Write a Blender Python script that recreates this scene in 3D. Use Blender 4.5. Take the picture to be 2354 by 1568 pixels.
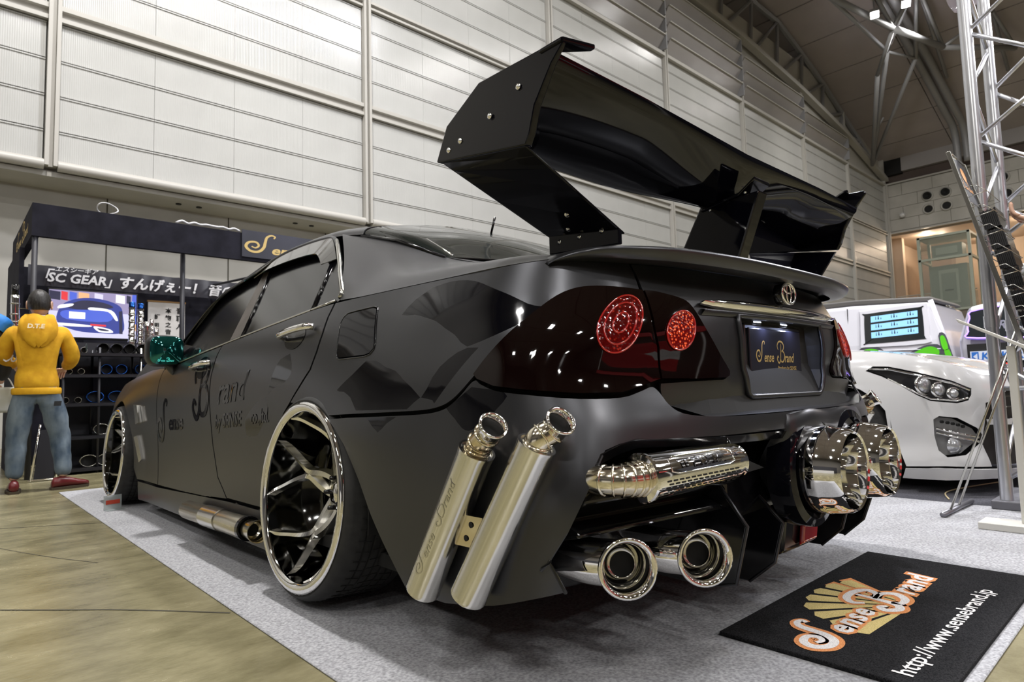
import bpy, bmesh, math, random
from mathutils import Vector, Matrix, Euler
from mathutils.geometry import delaunay_2d_cdt
random.seed(7)
SC = bpy.context.scene
for _o in list(bpy.data.objects): bpy.data.objects.remove(_o)
COL = SC.collection
PI = math.pi
# ------------------------------------------------------------------ camera
cam = bpy.data.cameras.new('camera'); camo = bpy.data.objects.new('camera', cam); COL.objects.link(camo)
cam.sensor_width = 36.0; cam.sensor_fit = 'HORIZONTAL'; cam.lens = 1447.83 / 2354 * 36; cam.dof.use_dof = True; cam.dof.focus_distance = 1.85; cam.dof.aperture_fstop = 7.0; cam.clip_start = .02; cam.clip_end = 400
camo.matrix_world = Matrix(((0.737509, -0.032927, -0.674534, -1.837605), (-0.674761, -0.077193, -0.733989, -2.019645), (-0.027901, 0.996472, -0.079149, 0.678118), (0, 0, 0, 1)))
SC.camera = camo
# ------------------------------------------------------------------ world, lights, exposure
SC.view_settings.view_transform = 'Standard'; SC.view_settings.look = 'None'
SC.view_settings.exposure = 0.14; SC.view_settings.gamma = 1.0; SC.view_settings.use_curve_mapping = False
W = bpy.data.worlds.new('hall_air'); SC.world = W; W.use_nodes = True
W.node_tree.nodes['Background'].inputs[0].default_value = (.95, .93, 1.0, 1); W.node_tree.nodes['Background'].inputs[1].default_value = .05
def area(name, loc, size, power, col=(1, .98, .955), target=None, sy=None):
    l = bpy.data.lights.new(name, 'AREA'); l.energy = power; l.color = col; l.size = size
    if sy: l.shape = 'RECTANGLE'; l.size_y = sy
    o = bpy.data.objects.new(name, l); COL.objects.link(o); o.location = loc
    d = (Vector(target) - Vector(loc)) if target else Vector((0, 0, -1))
    o.rotation_euler = d.to_track_quat('-Z', 'Y').to_euler(); return o
def spotl(name, loc, target, power, ang, col=(1, .97, .92), r=.15, blend=.6):
    l = bpy.data.lights.new(name, 'SPOT'); l.energy = power; l.color = col; l.spot_size = math.radians(ang); l.spot_blend = blend; l.shadow_soft_size = r
    o = bpy.data.objects.new(name, l); COL.objects.link(o); o.location = loc
    o.rotation_euler = (Vector(target) - Vector(loc)).to_track_quat('-Z', 'Y').to_euler(); return o
# rows of high-bay lamps under the hall roof
for hx in (-18, -9, 0, 9, 18, 27):
    for hy in (5.0, -4.0, -14.0, -24.0):
        if (hx, hy) != (0, 5.0): area('high_bay_lamp', (hx + .4, hy, 15.2), 1.0, 320 if hy > 4 else 340)
area('high_bay_lamp', (-.2, 3.2, 14.6), .6, 1500, (1, .97, .94))
area('high_bay_lamp', (4.5, 1.5, 13.5), .7, 900, (.93, .94, 1.0))
# unseen lamps added around the stand, aimed at the cars for local highlights
area('unseen_lamp', (4.6, -4.2, 4.8), .3, 60, (.93, .94, 1.0), (0.6, -1.2, .3))
area('unseen_lamp', (-1.2, -6.5, 5.2), .3, 60, (1, .97, .93), (-.2, -1.0, .6))
area('unseen_lamp', (7.0, -3.0, 5.0), .5, 230, (.95, .95, 1.0), (3.5, -.5, .3))
area('unseen_lamp', (-6.5, -2.5, 5.6), .5, 60, (1, .95, .86), (-.9, 1.2, .2))
# ------------------------------------------------------------------ materials
MATS = {}
def P(n): return n.nodes['Principled BSDF']
def M(name, col, rough=.5, metal=0.0, coat=0.0, emit=None, es=1.0, alpha=None, trans=0.0, spec=None, ior=None):
    if name in MATS: return MATS[name]
    m = bpy.data.materials.new(name); m.use_nodes = True; p = P(m.node_tree)
    p.inputs['Base Color'].default_value = (*col, 1); p.inputs['Roughness'].default_value = rough; p.inputs['Metallic'].default_value = metal
    if coat: p.inputs['Coat Weight'].default_value = coat; p.inputs['Coat Roughness'].default_value = .03
    if emit: p.inputs['Emission Color'].default_value = (*emit, 1); p.inputs['Emission Strength'].default_value = es
    if trans: p.inputs['Transmission Weight'].default_value = trans
    if spec is not None: p.inputs['Specular IOR Level'].default_value = spec
    if ior: p.inputs['IOR'].default_value = ior
    if alpha is not None: p.inputs['Alpha'].default_value = alpha
    MATS[name] = m; return m
def nz(m, scale, c1, c2, detail=4, lo=.35, hi=.65, bump=0.0, rough=None, stretch=(1, 1, 1), kind='noise', bdist=.01, bscale=None):
    """colour varied between c1 and c2 by noise in object space, optional bump and roughness variation"""
    nt = m.node_tree; N = nt.nodes; L = nt.links; p = P(nt)
    tc = N.new('ShaderNodeTexCoord'); mp = N.new('ShaderNodeMapping'); mp.inputs['Scale'].default_value = stretch
    L.new(tc.outputs['Object'], mp.inputs[0])
    t = N.new('ShaderNodeTexNoise' if kind == 'noise' else 'ShaderNodeTexVoronoi'); t.inputs['Scale'].default_value = scale
    if kind == 'noise': t.inputs['Detail'].default_value = detail
    L.new(mp.outputs[0], t.inputs['Vector'])
    r = N.new('ShaderNodeValToRGB'); r.color_ramp.elements[0].position = lo; r.color_ramp.elements[1].position = hi
    r.color_ramp.elements[0].color = (*c1, 1); r.color_ramp.elements[1].color = (*c2, 1)
    L.new(t.outputs[0], r.inputs[0]); L.new(r.outputs[0], p.inputs['Base Color'])
    if bump:
        b = N.new('ShaderNodeBump'); b.inputs['Strength'].default_value = bump; b.inputs['Distance'].default_value = bdist
        if bscale:
            t2 = N.new('ShaderNodeTexNoise'); t2.inputs['Scale'].default_value = bscale; t2.inputs['Detail'].default_value = 3
            L.new(mp.outputs[0], t2.inputs['Vector']); L.new(t2.outputs[0], b.inputs['Height'])
        else: L.new(t.outputs[0], b.inputs['Height'])
        L.new(b.outputs[0], p.inputs['Normal'])
    if rough:
        q = N.new('ShaderNodeMapRange'); q.inputs['To Min'].default_value = rough[0]; q.inputs['To Max'].default_value = rough[1]
        L.new(t.outputs[0], q.inputs[0]); L.new(q.outputs[0], p.inputs['Roughness'])
    return m
# ------------------------------------------------------------------ mesh helpers
def link(name, me, parent=None):
    o = bpy.data.objects.new(name, me); COL.objects.link(o)
    if parent is not None: o.parent = parent
    return o
def mesh(name, vs, fs, mat, parent=None, smooth=False, mats=None, mi=None, loc=None, angle=None):
    me = bpy.data.meshes.new(name); me.from_pydata([tuple(v) for v in vs], [], fs)
    for m in (mats or [mat]): me.materials.append(m)
    if mi:
        for p, i in zip(me.polygons, mi): p.material_index = i
    if smooth:
        for p in me.polygons: p.use_smooth = True
        if angle: me.set_sharp_from_angle(angle=math.radians(angle))
    me.update()
    o = link(name, me, parent)
    if loc: o.location = loc
    return o
def tag(o, label=None, cat=None, group=None, kind=None):
    if label: o['label'] = label
    if cat: o['category'] = cat
    if group: o['group'] = group
    if kind: o['kind'] = kind
    return o
def empty(name, loc=(0, 0, 0), rz=0.0, label=None, cat=None, group=None, parent=None):
    o = link(name, None, parent); o.location = loc; o.rotation_euler = (0, 0, rz); o.empty_display_size = .1
    return tag(o, label, cat, group)
class B:
    """collects geometry for one mesh"""
    def __init__(s): s.v = []; s.f = []; s.m = []
    def add(s, vs, fs, mi=0):
        n = len(s.v); s.v += [tuple(v) for v in vs]; s.f += [tuple(i + n for i in f) for f in fs]; s.m += [mi] * len(fs); return s
    def box(s, x0, x1, y0, y1, z0, z1, mi=0, tf=None):
        v = [(x, y, z) for x in (x0, x1) for y in (y0, y1) for z in (z0, z1)]
        if tf: v = [tf @ Vector(q) for q in v]
        return s.add(v, [(0, 1, 3, 2), (4, 6, 7, 5), (0, 4, 5, 1), (2, 3, 7, 6), (0, 2, 6, 4), (1, 5, 7, 3)], mi)
    def tube(s, pts, r, n=10, mi=0, cap=True, closed=False):
        pts = [Vector(p) for p in pts]; rr = r if isinstance(r, (list, tuple)) else [r] * len(pts)
        rings = []; up = None
        for i, p in enumerate(pts):
            if closed: d = pts[(i + 1) % len(pts)] - pts[i - 1]
            else: d = pts[min(i + 1, len(pts) - 1)] - pts[max(i - 1, 0)]
            d = d.normalized() if d.length > 1e-9 else Vector((0, 0, 1))
            if up is None:
                up = d.cross(Vector((0, 0, 1)));
                if up.length < .05: up = d.cross(Vector((1, 0, 0)))
            up = (up - d * up.dot(d)).normalized(); w = d.cross(up)
            rings.append([p + (up * math.cos(2 * PI * k / n) + w * math.sin(2 * PI * k / n)) * rr[i] for k in range(n)])
        vs = [q for g in rings for q in g]; fs = []
        m = len(rings)
        for i in range(m if closed else m - 1):
            a = i * n; b = ((i + 1) % m) * n
            for k in range(n): fs.append((a + k, a + (k + 1) % n, b + (k + 1) % n, b + k))
        if cap and not closed: fs.append(tuple(range(n))[::-1]); fs.append(tuple((m - 1) * n + k for k in range(n)))
        return s.add(vs, fs, mi)
    def lathe(s, prof, o=(0, 0, 0), ax=(0, 0, 1), n=32, mi=0, a0=0.0, a1=2 * PI):
        """prof: (radius, height along ax)"""
        ax = Vector(ax).normalized(); u = ax.orthogonal().normalized(); w = ax.cross(u); o = Vector(o)
        full = abs(a1 - a0 - 2 * PI) < 1e-6; cols = n if full else n + 1
        vs = []
        for r, h in prof:
            for k in range(cols):
                a = a0 + (a1 - a0) * k / n; vs.append(o + ax * h + (u * math.cos(a) + w * math.sin(a)) * r)
        fs = []
        for i in range(len(prof) - 1):
            for k in range(n):
                k2 = (k + 1) % cols; fs.append((i * cols + k, i * cols + k2, (i + 1) * cols + k2, (i + 1) * cols + k))
        return s.add(vs, fs, mi)
    def prism(s, poly, fn0, fn1, mi=0):
        """closed solid between two maps of a 2-D polygon"""
        n = len(poly); vs = [fn0(*p) for p in poly] + [fn1(*p) for p in poly]
        return s.add(vs, [tuple(range(n))[::-1], tuple(range(n, 2 * n))] + [(i, (i + 1) % n, n + (i + 1) % n, n + i) for i in range(n)], mi)
    def obj(s, name, mat, parent=None, smooth=False, mats=None, loc=None, angle=None):
        return mesh(name, s.v, s.f, mat, parent, smooth, mats, s.m if mats else None, loc, angle)
def bevel(o, w=.004, seg=2, angle=40):
    m = o.modifiers.new('bevel', 'BEVEL'); m.width = w; m.segments = seg; m.limit_method = 'ANGLE'; m.angle_limit = math.radians(angle); return o
def solid(o, t, off=-1):
    m = o.modifiers.new('solid', 'SOLIDIFY'); m.thickness = t; m.offset = off
    e = o.modifiers.new('crisp_rim', 'EDGE_SPLIT'); e.split_angle = math.radians(50); return o
def subs(o, n=2):
    m = o.modifiers.new('sub', 'SUBSURF'); m.levels = n; m.render_levels = n; return o
def textv(s, size=1.0, shear=0.0, off=0.0, align='LEFT', res=3, space=1.0):
    """flat text -> vertices (x, y) and faces"""
    c = bpy.data.curves.new('t', 'FONT'); c.body = s; c.size = size; c.shear = shear; c.offset = off; c.align_x = align; c.resolution_u = res; c.space_character = space
    o = bpy.data.objects.new('t', c); COL.objects.link(o)
    dg = bpy.context.evaluated_depsgraph_get(); me = bpy.data.meshes.new_from_object(o.evaluated_get(dg))
    v = [(q.co.x, q.co.y) for q in me.vertices]; f = [tuple(p.vertices) for p in me.polygons]
    bpy.data.objects.remove(o); bpy.data.curves.remove(c); bpy.data.meshes.remove(me)
    return v, f
def textobj(name, s, mapf, mat, parent=None, **k):
    v, f = textv(s, **k); return mesh(name, [mapf(*q) for q in v], f, mat, parent)
def catm(pts, n=8, closed=False):
    out = []; m = len(pts); pts = [Vector(p) for p in pts]
    for i in range(m if closed else m - 1):
        g = (lambda k: pts[k % m]) if closed else (lambda k: pts[max(0, min(m - 1, k))])
        a, b, c, d = g(i - 1), g(i), g(i + 1), g(i + 2)
        for k in range(n):
            t = k / n; out.append(.5 * ((2 * b) + (c - a) * t + (2 * a - 5 * b + 4 * c - d) * t * t + (3 * b - a - 3 * c + d) * t ** 3))
    if not closed: out.append(pts[-1])
    return out
def ribbon(pts, w):
    """flat stroke in 2-D -> verts, faces; w may vary"""
    vs = []; fs = []; n = len(pts); ww = w if isinstance(w, (list, tuple)) else [w] * n
    for i, p in enumerate(pts):
        a = pts[max(0, i - 1)]; b = pts[min(n - 1, i + 1)]; dx, dy = b[0] - a[0], b[1] - a[1]; l = math.hypot(dx, dy) or 1
        vs += [(p[0] - dy / l * ww[i] / 2, p[1] + dx / l * ww[i] / 2), (p[0] + dy / l * ww[i] / 2, p[1] - dx / l * ww[i] / 2)]
    for i in range(n - 1): fs.append((2 * i, 2 * i + 1, 2 * i + 3, 2 * i + 2))
    return vs, fs
# script capitals drawn as swash strokes, unit cap height; returns verts, faces
def swash_S(w=.09):
    p = catm([(.98, .86), (1.02, .98), (.88, 1.02), (.72, .88), (.66, .6), (.6, .3), (.42, .06), (.14, .04), (-.04, .26), (.06, .5), (.32, .55), (.42, .38), (.3, .24), (.16, .3)], 8)
    n = len(p); return ribbon([(q[0], q[1]) for q in [Vector((*a[:2], 0)) for a in p]], [w * (.55 + .6 * math.sin(PI * i / (n - 1))) for i in range(n)])
def swash_B(w=.09):
    v = []; f = []
    for pts in ([(.5, .95), (.44, .5), (.34, .08), (.12, -.05), (-.06, .14), (.04, .3), (.16, .2)], [(.1, .62), (.0, .84), (.22, 1.04), (.62, 1.04), (.86, .86), (.74, .62), (.46, .55)], [(.46, .55), (.82, .52), (.94, .28), (.74, .04), (.46, .02), (.4, .2)]):
        p = catm([(*a, 0) for a in pts], 7); n = len(p)
        a, b = ribbon([(q[0], q[1]) for q in p], [w * (.55 + .55 * math.sin(PI * i / (n - 1))) for i in range(n)])
        k = len(v); v += a; f += [tuple(i + k for i in q) for q in b]
    return v, f
def brand_script(bold=0.0, w=.1):
    """the two word script logo lettering, baseline at 0, x-height about .45, total width about 6.0"""
    v = []; f = []
    def put(a, b, dx, sc):
        k = len(v); v.extend([(dx + q[0] * sc, q[1] * sc) for q in a]); f.extend([tuple(i + k for i in q) for q in b])
    put(*swash_S(w), 0, 1.15)
    a, b = textv('ense', .78, .25, .01 + bold); put(a, b, 1.0, 1)
    put(*swash_B(w), 3.05, 1.15)
    a, b = textv('rand', .78, .25, .01 + bold); put(a, b, 4.1, 1)
    return v, f
def inside(p, poly):
    x, y = p; c = False; n = len(poly); j = n - 1
    for i in range(n):
        a, b = poly[i], poly[j]
        if (a[1] > y) != (b[1] > y) and x < (b[0] - a[0]) * (y - a[1]) / (b[1] - a[1]) + a[0]: c = not c
        j = i
    return c
def dens(poly, d):
    out = []; n = len(poly)
    for i in range(n):
        a, b = poly[i], poly[(i + 1) % n]; k = max(1, int(math.hypot(b[0] - a[0], b[1] - a[1]) / d + .5))
        for t in range(k): out.append((a[0] + (b[0] - a[0]) * t / k, a[1] + (b[1] - a[1]) * t / k))
    return out
def smooth2(poly, n=4, closed=False):
    return [(p[0], p[1]) for p in catm([(q[0], q[1], 0) for q in poly], n, closed)]
def inset(poly, d):
    A = sum(poly[i][0] * poly[(i + 1) % len(poly)][1] - poly[(i + 1) % len(poly)][0] * poly[i][1] for i in range(len(poly)))
    sg = 1 if A > 0 else -1; out = []; n = len(poly)
    for i in range(n):
        a, p, b = poly[i - 1], poly[i], poly[(i + 1) % n]
        n1 = (-(p[1] - a[1]), p[0] - a[0]); n2 = (-(b[1] - p[1]), b[0] - p[0])
        l1 = math.hypot(*n1) or 1; l2 = math.hypot(*n2) or 1
        nx, ny = n1[0] / l1 + n2[0] / l2, n1[1] / l1 + n2[1] / l2; l = math.hypot(nx, ny) or 1
        c = max(.5, l / 2); out.append((p[0] + sg * d * nx / l / c, p[1] + sg * d * ny / l / c))
    return out
def panel(name, outline, fn, mat, parent, regions=(), holes=(), step=.03, gap=.0025, thick=.006, flip=False, smooth=True):
    """sheet panel: 2-D outline triangulated with an inner grid and carried onto a surface by fn; regions = [(polygon, material)]"""
    out = dens(inset(outline, gap) if gap else outline, step * .8)
    loops = [out] + [dens(h, step * .8) for h in holes] + [dens(r[0], step * .8) for r in regions]
    vs = []; es = []
    for lp in loops:
        k = len(vs); vs += lp; es += [(k + i, k + (i + 1) % len(lp)) for i in range(len(lp))]
    edge_pts = list(vs)
    cell = {}
    for p in edge_pts: cell.setdefault((int(p[0] // step), int(p[1] // step)), []).append(p)
    x0 = min(p[0] for p in out); x1 = max(p[0] for p in out); y0 = min(p[1] for p in out); y1 = max(p[1] for p in out)
    nx = int((x1 - x0) / step) + 1; ny = int((y1 - y0) / step) + 1
    for i in range(nx + 1):
        for j in range(ny + 1):
            q = (x0 + (i + .5 * (j % 2)) * step, y0 + j * step)
            if not inside(q, out): continue
            ci, cj = int(q[0] // step), int(q[1] // step)
            if any(math.hypot(q[0] - p[0], q[1] - p[1]) < step * .45 for a in (-1, 0, 1) for b in (-1, 0, 1) for p in cell.get((ci + a, cj + b), ())): continue
            vs.append(q)
    r = delaunay_2d_cdt([Vector(p) for p in vs], es, [], 0, 1e-6)
    V, F = r[0], r[2]; fs = []; mi = []
    for f in F:
        c = (sum(V[i][0] for i in f) / len(f), sum(V[i][1] for i in f) / len(f))
        if not inside(c, out) or any(inside(c, h) for h in holes): continue
        k = 0
        for n_, rg in enumerate(regions):
            if inside(c, rg[0]): k = n_ + 1
        fs.append(tuple(f)[::-1] if flip else tuple(f)); mi.append(k)
    used = sorted({i for f in fs for i in f}); mp = {u: n_ for n_, u in enumerate(used)}
    mts = [mat]; idx = []
    for rg in regions:
        if rg[1] not in mts: mts.append(rg[1])
    mi = [0 if k == 0 else mts.index(regions[k - 1][1]) for k in mi]
    o = mesh(name, [fn(V[u][0], V[u][1]) for u in used], [tuple(mp[i] for i in f) for f in fs], None, parent, smooth, mts, mi)
    if thick: solid(o, thick)
    return o
def patch(name, grid, mat, parent=None, nu=8, nv=8, mirror=False, smooth=True, thick=0.0, flip=False):
    """smooth surface through a grid of control points"""
    rows = [catm(r, nu) for r in grid]; cols = [catm([r[k] for r in rows], nv) for k in range(len(rows[0]))]
    vs = []; fs = []; R = len(cols[0]); Cn = len(cols)
    for c in cols: vs += c
    for i in range(Cn - 1):
        for j in range(R - 1):
            q = (i * R + j, i * R + j + 1, (i + 1) * R + j + 1, (i + 1) * R + j); fs.append(q[::-1] if flip else q)
    if mirror:
        n = len(vs); vs += [Vector((-v[0], v[1], v[2])) for v in vs]; fs += [tuple(i + n for i in f)[::-1] for f in fs]
    o = mesh(name, vs, fs, mat, parent, smooth)
    if mirror:
        bm = bmesh.new(); bm.from_mesh(o.data); bmesh.ops.remove_doubles(bm, verts=bm.verts, dist=1e-4); bm.to_mesh(o.data); bm.free()
    if thick: solid(o, thick)
    return o
# ---- master body surface of the black car: S(s, v) -> point; s runs back along the left side, round the corner to the rear centre; v is height
def herm(xs, ys, t):
    n = len(xs)
    if t <= xs[0]: i = 0
    elif t >= xs[-1]: i = n - 2
    else:
        i = 0
        while xs[i + 1] < t: i += 1
    h = xs[i + 1] - xs[i]; u = (t - xs[i]) / h
    def m(k):
        if k == 0: return (ys[1] - ys[0]) / (xs[1] - xs[0])
        if k == n - 1: return (ys[-1] - ys[-2]) / (xs[-1] - xs[-2])
        a = (ys[k] - ys[k - 1]) / (xs[k] - xs[k - 1]); b = (ys[k + 1] - ys[k]) / (xs[k + 1] - xs[k])
        return (a * (xs[k + 1] - xs[k]) + b * (xs[k] - xs[k - 1])) / (xs[k + 1] - xs[k - 1])
    if u < 0 or u > 1: 
        e = 0 if u < 0 else n - 1
        return ys[e] + m(e) * (t - xs[e])
    u2, u3 = u * u, u * u * u
    return (2*u3-3*u2+1)*ys[i] + (u3-2*u2+u)*h*m(i) + (-2*u3+3*u2)*ys[i+1] + (u3-u2)*h*m(i+1)
SS = [-3.6, -3.3, -2.85, -2.3, -1.7, -1.0, -.4, .1, .4, .7, .9, 1.05, 1.2, 1.4, 1.6, 1.8, 2.0]
SV = [.10, .25, .42, .60, .70, .80, .90, 1.00]
_SX = [
 [.72,.86,.90,.88,.88,.88,.89,.90,.91,.90,.90,.87,.80,.62,.42,.21,0],
 [.74,.88,.93,.885,.875,.872,.875,.90,.925,.92,.915,.89,.82,.64,.43,.21,0],
 [.75,.885,.935,.89,.882,.88,.885,.905,.93,.928,.925,.905,.84,.65,.44,.22,0],
 [.74,.875,.93,.90,.895,.893,.897,.925,.935,.92,.91,.885,.81,.65,.44,.22,0],
 [.71,.85,.905,.90,.898,.897,.90,.91,.912,.905,.895,.865,.78,.62,.42,.21,0],
 [.66,.80,.85,.885,.888,.888,.888,.889,.885,.875,.86,.825,.745,.595,.40,.20,0],
 [.60,.74,.78,.83,.862,.868,.866,.862,.85,.835,.80,.755,.68,.54,.36,.18,0],
 [.52,.66,.70,.75,.80,.815,.82,.82,.80,.775,.755,.715,.64,.50,.34,.17,0]]
_SY = [   # only from s = .7 on; before that y = -s
 [-.70,-.86,-.98,-1.07,-1.10,-1.12,-1.13,-1.13],
 [-.70,-.88,-1.00,-1.10,-1.14,-1.16,-1.17,-1.17],
 [-.70,-.89,-1.03,-1.14,-1.19,-1.21,-1.22,-1.22],
 [-.70,-.88,-1.01,-1.11,-1.19,-1.235,-1.255,-1.26],
 [-.70,-.88,-1.00,-1.085,-1.155,-1.19,-1.205,-1.21],
 [-.70,-.885,-1.00,-1.09,-1.155,-1.19,-1.205,-1.21],
 [-.70,-.90,-1.00,-1.08,-1.14,-1.175,-1.19,-1.195],
 [-.70,-.88,-.98,-1.05,-1.10,-1.13,-1.15,-1.155]]
_SYF = [[-s for s in SS[:9]] + r for r in _SY]
def S(s, v, off=0.0):
    if off:
        e = .004
        p = S(s, v); a = S(s + e, v); b = S(s, v + e)
        da = [a[k] - p[k] for k in range(3)]; db = [b[k] - p[k] for k in range(3)]
        n = (da[1]*db[2]-da[2]*db[1], da[2]*db[0]-da[0]*db[2], da[0]*db[1]-da[1]*db[0])
        l = (n[0]**2 + n[1]**2 + n[2]**2) ** .5 or 1
        sg = -1 if (n[0]*p[0] + n[1]*(p[1] - .3 if abs(p[1]) > .9 else 0)) < 0 else 1
        return tuple(p[k] + sg * off * n[k] / l for k in range(3))
    j = [herm(SS, _SX[i], s) for i in range(8)]
    k = [herm(SS, _SYF[i], s) for i in range(8)]
    return (-herm(SV, j, v), herm(SV, k, v), v)
# ---- white car surface: t runs from the nose centre round the right front corner and back along the side; v is height
TT = [0, .2, .4, .6, .75, .9, 1.1, 1.4, 1.8, 2.4, 3.2, 4.2, 5.2]
_WX = [0, .21, .41, .60, .72, .82, .875, .905, .91, .912, .912, .90, .83]
_WY = [-1.32, -1.315, -1.29, -1.235, -1.165, -1.06, -.90, -.60, -.20, .40, 1.20, 2.20, 3.2]
WV = [.08, .16, .30, .45, .60, .70, .80, .88]
_wk = [(.0, -.01), (.02, -.04), (.0, -.01), (.0, -.02), (-.005, .0), (-.02, .05), (-.05, .16), (-.10, .40)]   # (width change, set-back of the nose)
WC = 3.44
def SWf(t, v):
    if t < 0:
        p = SWf(-t, v); return (2 * WC - p[0], p[1], p[2])
    x = herm(TT, _WX, t); y = herm(TT, _WY, t); q_ = min(1, max(0, (t - .4) / 1.3)); fr = 1 - q_ * q_ * (3 - 2 * q_)
    dx = herm(WV, [k[0] for k in _wk], v); dy = herm(WV, [k[1] for k in _wk], v)
    return (WC - x * (1 + dx), y + dy * fr * (.35 + .65 / (1 + (t / .95) ** 4)), v)
# ================================================================== HALL
m_conc = nz(M('polished_concrete', (.2, .18, .13), .3), 2.6, (.115, .102, .052), (.285, .255, .150), 14, .30, .70, .30, (.14, .36), bdist=.004, bscale=40, stretch=(1, 1.8, 1))
m_conc.node_tree.nodes['Noise Texture'].inputs['Roughness'].default_value = .68
m_carpet = nz(M('needle_felt_carpet', (.3, .3, .32), .95, spec=.1), 120, (.22, .222, .236), (.47, .475, .50), 5, .30, .72, .4, bdist=.004)
m_dcarpet = nz(M('dark_felt_carpet', (.06, .06, .07), .95, spec=.1), 160, (.035, .035, .042), (.10, .10, .115), 4, .3, .7, .4, bdist=.005)
m_wallc = nz(M('cast_concrete_wall', (.42, .41, .38), .8), .9, (.36, .35, .32), (.47, .46, .425), 6, .3, .7, .2, bdist=.01)
def ribbed(name, c, axis=0, freq=34.0, c2=None, amt=.35):
    m = M(name, c, .22, .0, spec=.6); nt = m.node_tree; N = nt.nodes; L = nt.links
    tc = N.new('ShaderNodeTexCoord'); w = N.new('ShaderNodeTexWave'); w.wave_type = 'BANDS'; w.bands_direction = 'X' if axis == 0 else ('Z' if axis == 2 else 'Y'); w.inputs['Scale'].default_value = freq / 6.28 * 2
    L.new(tc.outputs['Object'], w.inputs['Vector']); b = N.new('ShaderNodeBump'); b.inputs['Strength'].default_value = amt; b.inputs['Distance'].default_value = .01
    L.new(w.outputs[0], b.inputs['Height']); L.new(b.outputs[0], P(nt).inputs['Normal'])
    n = N.new('ShaderNodeTexNoise'); n.inputs['Scale'].default_value = .45; n.inputs['Detail'].default_value = 3; L.new(tc.outputs['Object'], n.inputs['Vector'])
    r = N.new('ShaderNodeValToRGB'); r.color_ramp.elements[0].position = .35; r.color_ramp.elements[1].position = .65
    r.color_ramp.elements[0].color = (*[q * .9 for q in c], 1); r.color_ramp.elements[1].color = (*(c2 or [min(1, q * 1.08) for q in c]), 1)
    L.new(n.outputs[0], r.inputs[0]); L.new(r.outputs[0], P(nt).inputs['Base Color']); return m
m_rib = ribbed('ribbed_metal_panel', (.49, .49, .472))
m_louv = ribbed('ribbed_louvre', (.36, .34, .33), 2, 60, None, .5)
m_frame = M('cream_painted_steel', (.46, .445, .41), .45)
m_ceil = nz(M('ceiling_board', (.2, .17, .16), .9), .5, (.37, .33, .325), (.43, .385, .38), 5, .3, .7)
m_truss = M('grey_truss_paint', (.28, .28, .29), .45, .2)
m_dark = M('black_void', (.01, .01, .01), .8)
m_black = M('matt_black_board', (.012, .012, .018), .55)
m_warm = M('warm_painted_soffit', (.50, .40, .31), .6)
# the rest of the hall behind the camera
m_far = M('far_wall_dim', (.16, .15, .14), .7); wl = B().box(-26.3, -26, -40, 11, 0, 18).obj('wall_left', m_far); tag(wl, kind='structure'); wf0 = B().box(-26, 46, -40.3, -40, 0, 18).obj('wall_front', m_far); tag(wf0, kind='structure')
# floor and carpets
fl = B().box(-26, 46, -40, 11, -.3, 0).obj('floor', m_conc); tag(fl, kind='structure')
# crack / joint lines set into the slab as dark fine grooves
jm = M('floor_joint', (.05, .045, .03), .9)
for k, pts in enumerate(([(-1.9, 2.72), (-1.54, 2.51), (-1.04, 2.19), (-.9, 2.1)], [(-3.2, 2.4), (-1.65, .73), (-1.36, .42), (-1.12, .12)], [(-2.4, 4.5), (-1.6, 1.95), (-1.3, 1.2)])):
    v, f = ribbon(smooth2(pts, 6), .008 if k < 2 else .004); o = mesh('floor_joint', [(a, b, .0012) for a, b in v], f, jm); o.parent = fl
cp = bevel(B().box(-1.11, 2.27, -1.64, 3.92, 0, .006).obj('carpet', m_carpet), .002, 1); tag(cp, 'pale grey needle felt carpet lying under the black sedan', 'carpet')
cp2 = B().box(2.275, 16, -1.75, 5.0, 0, .005).obj('carpet', m_dcarpet); tag(cp2, 'dark grey felt carpet under the white car', 'carpet')
# back wall -------------------------------------------------------
PX = [-24.6, -18.6, -12.6, -6.6, -.6, 5.0, 10.95, 16.87, 22.4, 28.35, 33.9, 39.8]
wb = B(); wb.box(-26, 40.3, 10.12, 10.3, 4.35, 16.4); wb = wb.obj('wall_back', m_frame); tag(wb, kind='structure')
lower = B(); lower.box(-26, 46, 10.75, 11, 0, 4.5); lo = lower.obj('wall_back_lower', m_wallc); lo['kind'] = 'structure'; lo.name = 'wall_back_lower'
sof = B().box(-26, 40, 10.0, 10.75, 4.26, 4.34).obj('wall_soffit', m_wallc, wb)
for xx in [-12 + 2.05 * k for k in range(16)]:
    B().box(xx, xx + .018, 10.742, 10.752, 0, 4.25).obj('concrete_joint', jm, lo)
for xx, zz in [(-.2 + 1.37 * k, z) for k in range(8) for z in (2.9, 3.9)]:
    B().lathe([(0, 0), (.03, 0), (.03, .006), (0, .006)], (xx, 10.742, zz), (0, -1, 0), 10).obj('tie_hole', jm, lo)
for xx in (1.35, 1.7, 3.55, 3.9): B().lathe([(0, 0), (.05, 0), (.05, .01), (0, .01)], (xx, 10.35, 4.255), (0, 0, -1), 10).obj('soffit_fixing', m_dark, sof)
ROWS = [4.45 + .6 * i for i in range(5)]
TIER = [[4.47, 5.0, 5.58, 6.17, 6.78], [7.08, 7.66, 8.24, 8.82, 9.27], [9.5, 10.1, 10.7, 11.3, 11.9, 12.3]]
pn = {}
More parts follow.
